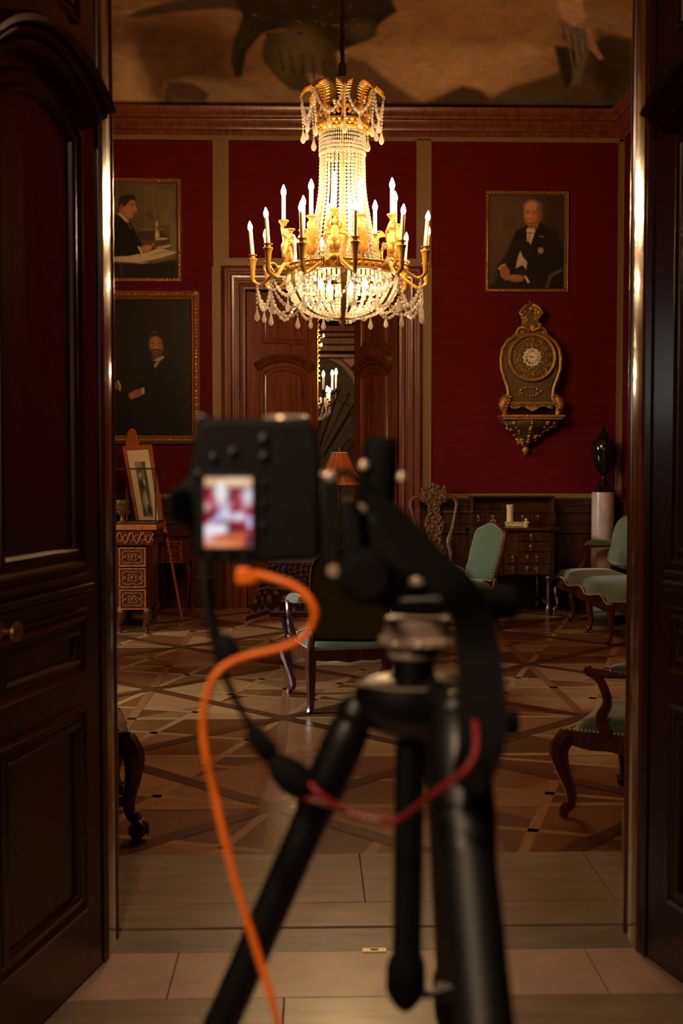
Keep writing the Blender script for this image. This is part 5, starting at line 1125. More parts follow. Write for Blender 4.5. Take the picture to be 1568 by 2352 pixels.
for k in range(70):
    y = TY0-ov+0.005+k*0.02*0.9; p = drape(TX0-ov, y); mb.tube([p, p+Vector((-0.006+0.01*rnd.random(),0.01*(rnd.random()-0.5),-0.018)), p+Vector((0.012*(rnd.random()-0.5),0.014*(rnd.random()-0.5),-0.034))], 0.0022, 4)
mb.build('fringe', M['paper'], cp)
# lamp on the table
lY = 8.95; lp = at(779, 1200, lY); kL = lY/2700
lm = thing('table_lamp', 'table lamp with pleated orange silk shade on the carpeted table', 'lamp', (lp.x, lY, TZ+0.006))
zb, zt2 = at(779, 1112, lY).z, at(779, 1040, lY).z
mb = MB(); nseg = 12; r0_, r1_ = 58*kL, 17.5*kL
vsb = []
for z, r_ in ((zb, r0_), ((zb+zt2)/2-0.02, (r0_+r1_)/2-0.008), (zt2, r1_)):
    for k in range(nseg): a = 2*PI*(k+0.35)/nseg; vsb.append((lp.x+r_*math.cos(a), lY+r_*math.sin(a), z))
for i in range(2):
    for k in range(nseg):
        mb.mi = 0
        mb.add([vsb[i*nseg+k], vsb[i*nseg+(k+1)%nseg], vsb[(i+1)*nseg+(k+1)%nseg], vsb[(i+1)*nseg+k]], [(0,1,2,3)])
shd = mb.build('lamp_shade', M['shade'], lm, smooth=False); so = shd.modifiers.new('t', 'SOLIDIFY'); so.thickness = 0.004
mb = MB()
for k in range(nseg): mb.tube([vsb[k], vsb[nseg+k], vsb[2*nseg+k]], 0.004, 6)
mb.tube([vsb[2*nseg+k] for k in range(nseg)]+[vsb[2*nseg]], 0.007, 6); mb.tube([vsb[k] for k in range(nseg)]+[vsb[0]], 0.006, 6); mb.build('shade_trim', M['shade2'], lm)
mb = MB(); t0 = TZ+0.008; mb.lathe([(0.085,t0),(0.09,t0+0.012),(0.06,t0+0.03),(0.022,t0+0.05),(0.03,t0+0.09),(0.055,t0+0.15),(0.06,t0+0.2),(0.04,t0+0.26),(0.018,t0+0.3),(0.026,t0+0.33),(0.012,t0+0.37),(0.01,zb+0.05),(0.004,zt2+0.015)], 20, (lp.x, lY, 0)); mb.build('lamp_base', M['brass'], lm)
mb = MB(); mb.lathe([(0.006,zt2+0.006),(0.012,zt2+0.012),(0.006,zt2+0.02),(0.009,zt2+0.03),(0.001,zt2+0.04)], 10, (lp.x, lY, 0))
for k in range(3): a = k*2.1; mb.tube([(lp.x, lY, zt2-0.005), (lp.x+r1_*math.cos(a), lY+r1_*math.sin(a), zt2-0.002)], 0.0025, 5)
mb.build('finial', M['brass'], lm)

# ================================================================== chandeliers
def bulb(parent, p, s=1.0, tilt=None):
    mb = MB(); mb.lathe([(0.006*s,0),(0.012*s,0.008*s),(0.0165*s,0.022*s),(0.015*s,0.036*s),(0.009*s,0.052*s),(0.003*s,0.066*s),(0.0005,0.07*s)], 10, p, tilt); return mb.build('bulb', M['bulb'], parent)
def strand(pts, r, step, mb, el=1.25, seg=7, rings=5):
    """beads threaded along a polyline; r may be a function of the travelled fraction"""
    P = [Vector(p) for p in pts]; Ls = [0]
    for a, b in zip(P[:-1], P[1:]): Ls.append(Ls[-1]+(b-a).length)
    s = step(0)/2 if callable(step) else step/2
    while s < Ls[-1]:
        k = max(i for i in range(len(Ls)) if Ls[i] <= s); k = min(k, len(P)-2); t = (s-Ls[k])/max(1e-9, Ls[k+1]-Ls[k]); p = P[k]+(P[k+1]-P[k])*t; d = (P[k+1]-P[k]).normalized()
        f = s/Ls[-1]; rr = r(f) if callable(r) else r
        mb.ball(p, rr, rr, rr*el, seg, rings, Vector((0,0,1)).rotation_difference(d).to_matrix()); s += step(f) if callable(step) else step
def drop(parent, p, L=0.075, r=0.017):
    mb = MB(); mb.ball(Vector(p)-Vector((0,0,0.008)), 0.007, 0.007, 0.008, 6, 4)
    mb.lathe([(0.0008,-0.014),(0.004,-0.022),(r*0.6,-0.014-L*0.42),(r,-0.014-L*0.68),(r*0.8,-0.014-L*0.86),(r*0.35,-0.014-L*0.97),(0.0005,-0.014-L)], 8, p, scale=(1,0.7)); return mb.build('crystal_drop', M['crystal'], parent)
def swag(a, b, sag, n=14):
    a, b = Vector(a), Vector(b); return [a+(b-a)*(k/n)+Vector((0,0,-sag*4*(k/n)*(1-k/n))) for k in range(n+1)]

CHY = 8.2; KC = CHY/2700; cc0 = at(786, 624, CHY); CX = cc0.x; zr = cc0.z
ch = thing('chandelier', 'large lit gilt chandelier with crystal strands and candle bulbs hanging in the room', 'chandelier', (CX, CHY, ceil_z(CX, CHY)))
pol = lambda r, a, z: Vector((CX + r*math.sin(a), CHY - r*math.cos(a), z))     # angle 0 faces the doorway
zc_ = at(786, 300, CHY).z
# rope and silk sleeve
mb = MB(); zz = ceil_z(CX, CHY); mb.tube([(CX,CHY,zc_+0.15),(CX,CHY,zz+0.02)], 0.014, 8)
for k in range(60):
    z = zc_+0.35+k*(zz-zc_-0.36)/60; 
    mb.tube([(CX+0.016*math.cos(q*0.9+k), CHY+0.016*math.sin(q*0.9+k), z+q*0.008) for q in range(5)], 0.005, 5)
mb.build('rope', M['rope'], ch)
mb = MB(); mb.lathe([(0.02,zc_+0.46),(0.03,zc_+0.44),(0.026,zc_+0.41),(0.034,zc_+0.3),(0.05,zc_+0.12),(0.052,zc_+0.02),(0.03,zc_+0.0)], 18, (CX, CHY, 0)); mb.build('rope_sleeve', M['rope'], ch)
mb = MB(); mb.tube([(CX,CHY,zc_+0.1),(CX,CHY,2.47)], 0.012, 8); mb.build('stem', M['gilt'], ch)
# crown
mb = MB(); mb.lathe([(0.145,zc_-0.02),(0.162,zc_-0.015),(0.166,zc_+0.0),(0.158,zc_+0.012),(0.162,zc_+0.03),(0.172,zc_+0.04),(0.17,zc_+0.055),(0.15,zc_+0.06),(0.145,zc_-0.02)], 32, (CX, CHY, 0))
for k in range(24): mb.ball(pol(0.168, 2*PI*k/24, zc_+0.02), 0.014, 0.014, 0.017, 7, 5)
for k in range(8): a = 2*PI*k/8; mb.ball(pol(0.176, a, zc_+0.01), 0.022, 0.022, 0.036, 8, 6)
mb.build('crown_ring', M['gilt'], ch)
NL = 8
for k in range(NL):       # palm leaves curling outwards
    a = 2*PI*k/NL + 0.03; mb = MB()
    sp_ = [(0.155,0.05),(0.165,0.12),(0.172,0.2),(0.19,0.26),(0.225,0.285),(0.262,0.27),(0.285,0.235)]
    S_ = bez([(r_, z_, 0) for r_, z_ in sp_], 22); ta = Vector((math.cos(a), math.sin(a), 0))
    wds = lerps([0.02,0.028,0.044,0.056,0.056,0.046,0.014], 22)
    mb.tube([pol(p.x, a, zc_+p.y) for p in S_], lerps([0.02,0.016,0.012,0.01,0.006], 22), 6)
    for i in range(3, 22):
        for s in (-1, 1):
            p = pol(S_[i].x, a, zc_+S_[i].y); d = (pol(S_[min(21,i+1)].x, a, zc_+S_[min(21,i+1)].y)-pol(S_[i-1].x, a, zc_+S_[i-1].y)).normalized()
            q = p + ta*(s*wds[i]) + d*0.012 - pol(1,a,0).normalized()*0.0 - Vector((0,0,0.006)); mb.tube([p, (p+q)/2+Vector((0,0,0.004)), q], [0.009,0.008,0.004], 5)
    for s in (-1, 1): mb.tube(bez([pol(0.165,a,zc_+0.1), pol(0.175,a,zc_+0.13)+ta*s*0.03, pol(0.18,a,zc_+0.1)+ta*s*0.045, pol(0.18,a,zc_+0.075)+ta*s*0.03], 8), 0.010, 6)
    mb.build('palm_leaf', M['gilt'], ch)
    tip = pol(0.285, a, zc_+0.23); a2 = 2*PI*(k+1)/NL+0.03; tip2 = pol(0.285, a2, zc_+0.23)
    mb = MB(); strand(swag(tip, tip2, 0.17), lambda f: 0.0075+0.006*math.sin(PI*f), lambda f: 0.022+0.010*math.sin(PI*f), mb); strand([tip, pol(0.27, a, zc_+0.02)], 0.008, 0.024, mb); mb.build('bead_garland', M['crystal'], ch)
    drop(ch, pol(0.27, a, zc_+0.015), 0.095, 0.02); drop(ch, (tip+tip2)/2+Vector((0,0,-0.175)), 0.085, 0.018)
    mb = MB(); strand(swag(pol(0.172,a,zc_+0.2), pol(0.172,a2,zc_+0.2), 0.12), 0.009, 0.026, mb); mb.build('bead_garland', M['crystal'], ch)
# prism fringe under the crown
mb = MB()
for k in range(64):
    a = 2*PI*k/64; p = pol(0.158, a, 0)
    for q in range(5): mb.ball((p.x, p.y, zc_-0.03-q*0.026), 0.0068, 0.0068, 0.012, 6, 4)
    mb.ball((p.x, p.y, zc_-0.165), 0.007, 0.007, 0.015, 6, 4)
fr = mb.build('prism_fringe', M['crystal'], ch)
# cone of strands from crown to hoop
prof_c = [(0.15,zc_-0.1),(0.153,at(0,380,CHY).z),(0.16,at(0,440,CHY).z),(0.198,at(0,517,CHY).z),(0.235,at(0,585,CHY).z),(0.275,zr+0.03)]
NS = 34
for k in range(NS):
    a = 2*PI*(k+0.5)/NS; pts = bez([(*pol(r_, a, z),) for r_, z in prof_c], 30); mb = MB()
    strand(pts, lambda f: 0.0082+0.0043*f, lambda f: 0.0215+0.011*f, mb, el=1.2); mb.build('bead_strand', M['crystal'], ch)
for k in range(6):        # flat gilt straps between the strands
    a = 2*PI*k/6+0.04; pts = bez([(*pol(r_-0.012, a, z),) for r_, z in prof_c], 20); mb = MB(); mb.tube(pts, 0.008, 6); mb.build('strap', M['gilt'], ch)
# hoop with pierced frieze
RH = 0.385
mb = MB(); mb.lathe([(RH-0.02,zr-0.032),(RH,zr-0.034),(RH+0.012,zr-0.028),(RH+0.004,zr-0.02),(RH+0.004,zr+0.02),(RH+0.012,zr+0.028),(RH,zr+0.034),(RH-0.02,zr+0.03),(RH-0.02,zr-0.032)], 48, (CX, CHY, 0))
for k in range(48):
    a = 2*PI*k/48; mb.ball(pol(RH+0.006, a, zr), 0.014, 0.014, 0.013, 6, 4)
mb.build('hoop', M['gilt'], ch)
mb = MB()
for k in range(6): mb.tube([pol(0.0, 0, zr+0.0), pol(RH-0.015, 2*PI*k/6, zr)], 0.008, 6)
mb.build('spokes', M['gilt'], ch)
# bowl of strands
zb_ = at(786, 729, CHY).z; hb_ = (zr-0.03)-zb_
bowl = lambda t: (max(0.05, RH*math.cos(t*PI/2*0.97)**0.72), zr-0.035-hb_*math.sin(t*PI/2))
NB = 36
mb = MB()
for k in range(72):
    a = 2*PI*k/72; r_, z_ = RH-0.005, zr-0.04; p = pol(r_, a, z_); mb.box(p.x-0.011, p.x+0.011, p.y-0.004, p.y+0.004, z_-0.075, z_, lambda x, y, z, p=p, a=a: Vector((p.x+(x-p.x)*math.cos(a)-(y-p.y)*math.sin(a), p.y+(x-p.x)*math.sin(a)+(y-p.y)*math.cos(a), z)))
mb.build('prism_band', M['crystal'], ch, smooth=False)
for k in range(NB):
    a = 2*PI*(k+0.5)/NB; pts = [pol(*(lambda q: (q[0], a, q[1]))(bowl(0.12+0.88*t/18))) for t in range(19)]; mb = MB()
    strand(pts, lambda f: 0.0185-0.0115*f, lambda f: 0.046-0.029*f, mb, el=1.25); mb.build('bowl_strand', M['crystal'], ch)
for k in range(6):
    a = 2*PI*k/6+0.0; pts = [pol(bowl(t/16)[0]+0.008, a, bowl(t/16)[1]) for t in range(17)]; mb = MB(); mb.tube(pts, lerps([0.026,0.018,0.02,0.012], 17), 6, flat=0.35, ref=pol(1,a,0)-Vector((CX,CHY,0)))
    mb.build('bowl_strap', M['gilt'], ch)
mb = MB(); mb.lathe([(0.06,zb_+0.03),(0.062,zb_+0.012),(0.04,zb_-0.002),(0.02,zb_-0.012),(0.026,zb_-0.03),(0.024,zb_-0.045),(0.008,zb_-0.06),(0.001,zb_-0.068)], 16, (CX, CHY, 0)); mb.build('finial', M['gilt'], ch)
for a, r_ in ((0.1, 0.13), (1.36, 0.16), (2.6, 0.13), (3.9, 0.13), (5.1, 0.16)):
    p = pol(r_, a, zr-0.20); mb = MB(); mb.lathe([(0.012,0.0),(0.014,0.06),(0.012,0.075)], 10, p); mb.tube([p, Vector((CX,CHY,p.z-0.03))], 0.005, 5); so_ = mb.build('bowl_socket', M['gilt'], ch); bulb(so_, p+Vector((0,0,0.07)), 1.15)
# outer candle arms
ANG = [-95, -53, -26, 6, 36.5, 61, 107, 132, 158, 192, 212, 238]
RA = 0.625
for i, dg in enumerate(ANG):
    a = math.radians(dg); b0 = math.radians(ANG[i-1] if i % 2 else ANG[(i+1) % 12]); am_ = a + 0.32*((b0-a+PI) % (2*PI) - PI)
    mb = MB(); mb.tube(bez([pol(RH, am_, zr-0.005), pol(RH+0.05, am_, zr+0.015), pol(RH+0.10, (a+am_)/2, zr-0.03), pol(RA-0.06, a, zr-0.085), pol(RA-0.005, a, zr-0.06), pol(RA, a, zr-0.02)], 22), lerps([0.018,0.015,0.012,0.012,0.014,0.018], 22), 8)
    mb.tube(bez([pol(RH+0.09, am_, zr-0.02), pol(RH+0.12, am_, zr+0.02), pol(RH+0.16, am_, zr+0.012), pol(RH+0.15, am_, zr-0.012)], 10), 0.008, 6)
    mb.lathe([(0.012,-0.05),(0.017,-0.035),(0.016,-0.02),(0.02,0.01),(0.023,0.04),(0.029,0.062),(0.034,0.07),(0.03,0.075),(0.018,0.078),(0.018,0.092),(0.03,0.096),(0.032,0.102),(0.014,0.104)], 12, pol(RA, a, zr+0.02)); ar = mb.build('candle_arm', M['gilt'], ch)
    ln = (pol(RA+0.4, a, zr+4.6)-pol(RA, a, zr)).normalized(); p0 = pol(RA, a, zr+0.124)
    mb = MB(); mb.tube([p0, p0+ln*0.165], 0.0145, 10); mb.build('candle_sleeve', M['sleeve'], ar); bulb(ar, p0+ln*0.163, 1.0, ln)
    # garlands from the arm
    n_ = math.radians(ANG[(i+1) % 12]); e0_ = pol(RA-0.03, a, zr-0.085); e1_ = pol(RA-0.03, n_, zr-0.085)
    mb = MB(); strand(swag(e0_, e1_, 0.14 if i % 2 else 0.2), lambda f: 0.008+0.006*math.sin(PI*f), lambda f: 0.024+0.011*math.sin(PI*f), mb); strand([e0_, e0_-Vector((0,0,0.14))], 0.009, 0.027, mb); mb.build('bead_garland', M['crystal'], ch)
    drop(ch, e0_-Vector((0,0,0.145)), 0.095, 0.02)
    ib = pol(RH*0.86, a, zb_+0.10); mb = MB(); strand(swag(e0_-Vector((0,0,0.06)), ib, 0.10), lambda f: 0.008+0.005*math.sin(PI*f), lambda f: 0.024+0.008*math.sin(PI*f), mb); mb.build('bead_garland', M['crystal'], ch)
    if i % 2: drop(ch, (e0_+e1_)/2-Vector((0,0,0.15)), 0.085, 0.018)
    mb = MB(); strand(swag(pol(RH+0.02, a, zr-0.03), pol(RH+0.02, n_, zr-0.03), 0.06, 8), 0.010, 0.028, mb); mb.build('bead_garland', M['crystal'], ch)
# winged cherubs on the hoop, each holding a candle
for k, dg in enumerate((-88, -9, 54, 112, 171, -138)):
    a = math.radians(dg); R_ = RH-0.0; ta = Vector((math.cos(a), math.sin(a), 0)); ou = pol(1, a, 0)-Vector((CX, CHY, 0)); z0 = zr+0.03
    P_ = lambda t, o, z: pol(R_, a, 0)*1.0 + ta*t + ou*o + Vector((0, 0, z0+z))
    mb = MB(); mb.lathe([(0.03,0.0),(0.034,0.01),(0.02,0.03),(0.024,0.04)], 12, P_(0,0,0))
    for s in (-1, 1):
        mb.tube(bez([P_(s*0.012,0,0.12), P_(s*0.02,0.015,0.085), P_(s*0.014,-0.005*s,0.05), P_(s*0.014,0.01,0.038)], 9), lerps([0.022,0.02,0.014,0.012], 9), 7)
        mb.tube(bez([P_(s*0.03,0.0,0.195), P_(s*0.045,0.02,0.22), P_(s*0.03,0.03,0.26), P_(s*0.008,0.03,0.285)], 9), lerps([0.014,0.011,0.010], 9), 6)
        for f in range(5): mb.tube(bez([P_(s*0.02,-0.015,0.17), P_(s*(0.05+0.008*f),-0.04,0.20-0.012*f), P_(s*(0.085-0.008*f),-0.05,0.19-0.03*f)], 6), [0.008]*3+[0.006,0.004,0.002], 5)
    mb.tube(bez([P_(0,0,0.10), P_(0,0.01,0.13), P_(0,0.0,0.165), P_(0,0.002,0.2), P_(0,0.004,0.215)], 10), lerps([0.028,0.032,0.028,0.03,0.014], 10), 9)
    mb.ball(P_(0,0.008,0.238), 0.021, 0.021, 0.025, 9, 7); mb.lathe([(0.012,0.0),(0.02,0.012),(0.03,0.03),(0.036,0.035),(0.034,0.042),(0.014,0.044)], 12, P_(0,0.02,0.275)); cr_ = mb.build('cherub', M['gilt'], ch)
    p0 = P_(0,0.02,0.318); mb = MB(); mb.tube([p0, p0+Vector((0,0,0.165))], 0.0145, 10); mb.build('candle_sleeve', M['sleeve'], cr_); bulb(cr_, p0+Vector((0,0,0.163)), 1.12)
# gilt shell plaques between them
for k, dg in enumerate((-34, 17, 84, 141, -166, -110)):
    a = math.radians(dg); c_ = pol(RH-0.0, a, zr+0.13); mb = MB(); Mt = Matrix.Rotation(a, 3, 'Z'); mb.ball(c_, 0.05, 0.016, 0.075, 14, 8, Mt)
    for q in range(9): t = -1.1+q*0.275; mb.tube([c_-Vector((0,0,0.06)), c_+Mt @ Vector((0.055*math.sin(t), -0.016, 0.02+0.06*math.cos(t)))], [0.006,0.009], 5)
    mb.tube([c_-Vector((0,0,0.05)), Vector((c_.x, c_.y, zr))], 0.01, 6); mb.lathe([(0.012,0.06),(0.022,0.08),(0.03,0.13),(0.026,0.145),(0.014,0.155),(0.02,0.172),(0.035,0.18),(0.034,0.187),(0.014,0.189)], 12, c_); sq_ = mb.build('shell_plaque', M['gilt'], ch)
    if k < 2 or k in (3, 4):
        p0 = c_+Vector((0,0,0.187)); mb = MB(); mb.tube([p0, p0+Vector((0,0,0.165))], 0.0145, 10); mb.build('candle_sleeve', M['sleeve'], sq_); bulb(sq_, p0+Vector((0,0,0.163)), 1.12)

# far chandelier seen through the open doors
FY = 14.6; fc = at(728, 905, FY); KF = FY/2700
fch = thing('chandelier', 'small candle chandelier glimpsed through the open inner doors', 'chandelier', (fc.x, FY, 4.4))
M['bronze'] = mat('dark_bronze', '#5a3c1a', 0.3, metal=0.9)
zcup = at(728, 908, FY).z
mb = MB(); mb.tube([(fc.x,FY,zcup-0.25),(fc.x,FY,4.41)], 0.014, 8)
for k in range(40): 
    z = zcup+0.18+k*0.02; mb.ball((fc.x+0.02*math.cos(k*2), FY+0.02*math.sin(k*2), z), 0.022, 0.022, 0.012, 6, 4)
mb.build('stem', M['gilt'], fch)
def farm(dx, dyy, pz, sl):
    mb = MB(); e_ = Vector((fc.x+dx, FY+dyy, pz)); mb.tube(bez([Vector((fc.x,FY,pz-0.14)), Vector((fc.x+dx*0.5,FY+dyy*0.5,pz-0.2)), e_+Vector((-dx*0.08,0,-0.12)), e_], 14), 0.009, 6); mb.lathe([(0.01,-0.02),(0.05,-0.006),(0.055,0.0),(0.016,0.004),(0.02,0.03)], 12, e_); ar = mb.build('candle_arm', M['bronze'], fch)
    mb = MB(); mb.tube([e_+Vector((0,0,0.02)), e_+Vector((0,0,0.02+sl))], 0.0135, 8); mb.build('candle_sleeve', M['sleeve'], ar); bulb(ar, e_+Vector((0,0,0.018+sl)), 1.1)
for px, pyb, pyt, dyy in ((742, 903, 868, -0.2), (763, 900, 862, 0.1), (771, 899, 862, -0.12), (752, 918, 897, 0.3), (757, 924, 899, 0.42), (713, 903, 866, -0.15), (690, 900, 863, 0.1)):
    z_ = at(728, pyb, FY).z; farm((px-728)*KF, dyy, z_, (pyb-pyt)*KF-0.02)
for k in range(16):
    a = 2*PI*k/16; p = lambda r_, z: Vector((fc.x+r_*math.sin(a), FY-r_*math.cos(a), z))
    mb = MB(); strand([p(0.10, zcup-0.03), p(0.15, zcup-0.12), p(0.16, zcup-0.22), p(0.05, zcup-0.30)], 0.014, 0.034, mb); mb.build('bead_strand', M['crystal'], fch)
mb = MB()
for k in range(10):
    a = 2*PI*k/10; mb.tube(bez([(fc.x+0.05*math.cos(a),FY+0.05*math.sin(a),zcup-0.1),(fc.x+0.14*math.cos(a),FY+0.14*math.sin(a),zcup-0.2),(fc.x+0.18*math.cos(a),FY+0.18*math.sin(a),zcup-0.1)], 8), 0.007, 5)
mb.build('scrolls', M['bronze'], fch)
for px, py in ((743, 774), (738, 795)):
    q = at(px, py, FY); mb = MB(); mb.tube([q, Vector((fc.x, FY, q.z-0.02))], 0.006, 5); ar = mb.build('upper_arm', M['bronze'], fch); bulb(ar, q, 0.55)
# swords and spears fanned out on the far wall
groupS = 'weapons fanned on the far wall'
WP = (((776,905),(735,1020),'spear','steepest of those beyond the candles'), ((790,925),(746,1016),'sword','hilt right beside the pair of candles'), ((812,930),(744,1042),'spear','long, reaching towards the wide open door'), ((815,955),(752,1052),'sword','just below the longest spear'),
      ((822,985),(756,1066),'spear','low, tip nearly touching the door edge'), ((812,1015),(770,1064),'sword','short, hilt above the lamp shade'), ((806,1030),(780,1048),'spear','lowest, right above the lamp shade'), ((756,898),(731,985),'spear','upright behind the candle cups'))
for k, (pe, ps, kind, where) in enumerate(WP):
    yk_ = YF-0.045-0.06*k; e_ = at(*pe, yk_); s_ = at(*ps, yk_); d = (e_-s_).normalized()
    t = thing('spear' if kind == 'spear' else 'sword', ('thin spear on the far wall, ' if kind == 'spear' else 'steel sword on the far wall, ')+where, 'weapon', s_, group=groupS)
    sd = d.cross(Vector((0,1,0))); mb = MB(); m_ = s_*0.08+e_*0.92
    for q_ in (m_,): mb.tube([q_, Vector((q_.x, YF+0.004, q_.z))], 0.006, 5)
    mb.build('wall_mount', M['bronze'], t)
    if kind == 'spear':
        mb = MB(); mb.tube([s_, e_], 0.011, 6); mb.build('shaft', M['bronze'], t); mb = MB(); mb.tube([e_, e_+d*0.06, e_+d*0.22], [0.012,0.026,0.002], 6, flat=0.4); mb.build('spearhead', M['steel'], t)
    else:
        mb = MB(); mb.tube([s_, e_], [0.006,0.016], 6, flat=0.4); mb.build('blade', M['steel'], t); mb = MB(); mb.tube([e_-sd*0.09, e_+sd*0.09], 0.011, 6); mb.tube([e_, e_+d*0.13], 0.014, 6); mb.ball(e_+d*0.15, 0.024, 0.024, 0.024, 8, 6); mb.tube(bez([e_+sd*0.08, e_+sd*0.08+d*0.07, e_+d*0.14], 8), 0.006, 5); mb.build('hilt', M['brass'], t)
# ================================================================== camera on a tripod in the doorway
YC = 1.10
def P(px, py, Y=YC): return at(px, py, Y)
TF = lambda px, py, h: at(px, py, YC) + Vector((0, h, 0))      # outline in the plane of the camera's back, h away from the viewer
def rlathe(mb, prof, px, py, Y, axis, seg=24, scale=(1,1)): mb.lathe(prof, seg, P(px, py, Y), axis, scale)
k = YC/F_PX
cmr = thing('dslr_camera', 'black camera turned upright on the tripod, its small lit screen facing us', 'camera', P(585, 1292))
body = [(442,1010),(448,975),(470,962),(520,958),(600,962),(690,962),(716,970),(732,995),(736,1060),(736,1278),(728,1290),(600,1293),(486,1292),(456,1282),(442,1262),(436,1215),(410,1206),(392,1190),(386,1165),(388,1135),(400,1116),(424,1104),(434,1080)]
mb = MB(); mb.prism(body, 0.0, 0.062, TF); mb.build('body', M['black'], cmr, bevel=0.006, bseg=3, auto=30)
mb = MB(); mb.prism([(442,1010),(450,978),(600,968),(700,968),(726,990),(728,1040),(600,1046),(450,1050)], 0.05, 0.085, TF); mb.build('grip', M['rubber'], cmr, bevel=0.008, bseg=3)
mb = MB(); rlathe(mb, [(0.036,0.0),(0.042,0.01),(0.042,0.05),(0.039,0.055),(0.041,0.09),(0.041,0.12),(0.036,0.125),(0.033,0.105)], 545, 1150, YC+0.055, (0,1,0), 36); mb.build('lens_barrel', M['blackgloss'], cmr)
mb = MB(); rlathe(mb, [(0.001,0.0),(0.033,0.0),(0.033,0.003)], 545, 1150, YC+0.155, (0,1,0), 30); mb.build('front_glass', M['lens'], cmr)
sc = [(462,1088),(588,1088),(588,1266),(462,1266)]
mb = MB(); mb.prism(sc, -0.004, 0.001, TF); mb.build('screen_bezel', M['blackgloss'], cmr, smooth=False, bevel=0.001)
c = Canvas(470, 1096, 580, 1257, 66, 96, '#9a1c30')
c.poly([(470,1096),(580,1096),(580,1114),(545,1122),(470,1118)], '#e8b890', 5); c.ell(545, 1104, 26, 7, '#f3d8b8', 0.6); c.poly([(470,1116),(580,1120),(580,1134),(470,1130)], '#6a1420', 4, 0.8)
for q in [(508,1136,15,22,'#ffffff'),(508,1118,7,10,'#ffffff'),(490,1150,7,14,'#c0506a'),(532,1150,5,16,'#d890a8'),(530,1142,6,10,'#3a1018'),(570,1140,9,20,'#eef2ff'),(556,1152,7,22,'#d8a0b8'),(548,1160,8,16,'#a02038'),(478,1165,9,12,'#e0a8a0'),(484,1180,12,10,'#5a1428'),(520,1180,7,22,'#f0f0ff'),(508,1178,6,18,'#d0c0f0'),(500,1190,7,8,'#c8c8ff'),(536,1186,8,8,'#e6e6ff'),(552,1186,10,9,'#f4f4ff'),(572,1192,7,8,'#d0c8ff'),(486,1200,5,6,'#d8d8ff'),(520,1200,10,5,'#403848'),(573,1206,6,6,'#e0d8ff')]: c.ell(q[0],q[1],q[2],q[3],q[4],0.6,0.9)
c.poly([(470,1206),(520,1204),(526,1222),(500,1228),(470,1232)], '#f6f6ff', 5); c.poly([(520,1210),(565,1212),(565,1230),(520,1226)], '#4a2434', 5, 0.8)
c.poly([(470,1232),(515,1226),(580,1222),(580,1257),(470,1257)], '#e07a48', 6); c.ell(540, 1236, 26, 6, '#c84a28', 0.6, 0.7); c.ell(480, 1234, 10, 12, '#f0d8e8', 0.6, 0.7); c.poly([(564,1226),(580,1222),(580,1257),(560,1257)], '#3a1448', 5, 0.9); c.ell(510, 1250, 30, 6, '#f0a878', 0.6, 0.7)
sh = c.sheet(lambda x, y: TF(x, y, -0.0046)); M['screen'] = glow('lit_screen', (1,1,1), 0.9, attr=True); sh.build('screen', M['screen'], cmr, vcol=c.cols, auto=180, label='small lit screen showing a bright blurred view of the room')
mb = MB(); mb.prism([(392,1122),(430,1112),(434,1202),(398,1196),(386,1165)], -0.018, 0.0, TF); mb.build('eyepiece', M['rubber'], cmr, bevel=0.006, bseg=3)
mb = MB(); mb.prism([(400,1130),(424,1124),(426,1190),(402,1186)], -0.0185, -0.017, TF); mb.build('eyepiece_glass', M['lens'], cmr, smooth=False)
for px, py, r_ in ((606,1010,0.0055),(606,1050,0.0048),(535,1040,0.005),(490,1052,0.0045),(455,1090,0.0042),(605,1110,0.004),(604,1160,0.004),(604,1210,0.004),(480,1278,0.0035),(520,1279,0.0035),(560,1279,0.0035)): mb = MB(); rlathe(mb, [(r_,0.0),(r_,0.003),(r_*0.7,0.0042),(0.0005,0.0044)], px, py, YC, (0,-1,0), 12); mb.build('button', M['blackgloss'], cmr)
mb = MB(); mb.lathe([(0.0215,0.0),(0.0225,0.0012),(0.0222,0.0035),(0.019,0.0048),(0.0005,0.005)], 30, P(657, 966, YC+0.032), (0,0,1)); mb.build('top_highlight_disc', M['chrome'], cmr)  # pale disc added to give the bright reflection strip along the camera top
mb = MB(); mb.box(P(470,0).x, P(715,0).x, YC+0.012, YC+0.05, P(0,968).z, P(0,961).z); mb.build('top_plate', M['blackgloss'], cmr, smooth=False, bevel=0.002)
mb = MB(); mb.tube([P(452,978,YC+0.03), P(446,966,YC+0.03), P(462,955,YC+0.03), P(478,962,YC+0.03)], 0.0022, 6); mb.build('strap_lug', M['blackgloss'], cmr); mb = MB(); mb.tube([P(470,1290,YC+0.03), P(464,1304,YC+0.03), P(476,1310,YC+0.03), P(484,1291,YC+0.03)], 0.0022, 6); mb.build('strap_lug', M['blackgloss'], cmr)
mb = MB()
for q in range(8): mb.box(P(600,0).x, P(602+q*0.1,0).x+0.0, YC-0.001, YC, P(0,1090+q*24+10).z, P(0,1090+q*24).z)
mb.build('grip_seam', M['rubber'], cmr, smooth=False)
mb = MB(); mb.prism([(736,1090),(776,1092),(780,1290),(736,1292)], 0.0, 0.05, TF); mb.box(P(730,0).x, P(779,0).x, YC+0.004, YC+0.046, P(0,1090).z-0.001, P(0,1084).z); mb.build('bracket_plate', M['blackgloss'], cmr, bevel=0.003)
mb = MB(); mb.tube([P(737,1091,YC-0.002), P(777,1092,YC-0.002)], 0.0016, 6); rlathe(mb, [(0.005,0),(0.005,0.003),(0.003,0.004),(0.0005,0.004)], 758, 1094, YC+0.0, (0,-1,0), 12); mb.build('plate_screw', M['chrome'], cmr); mb = MB(); rlathe(mb, [(0.006,0),(0.006,0.003),(0.0005,0.0035)], 765, 1310, YC+0.0, (0,-1,0), 12); mb.build('plate_screw', M['chrome'], cmr)

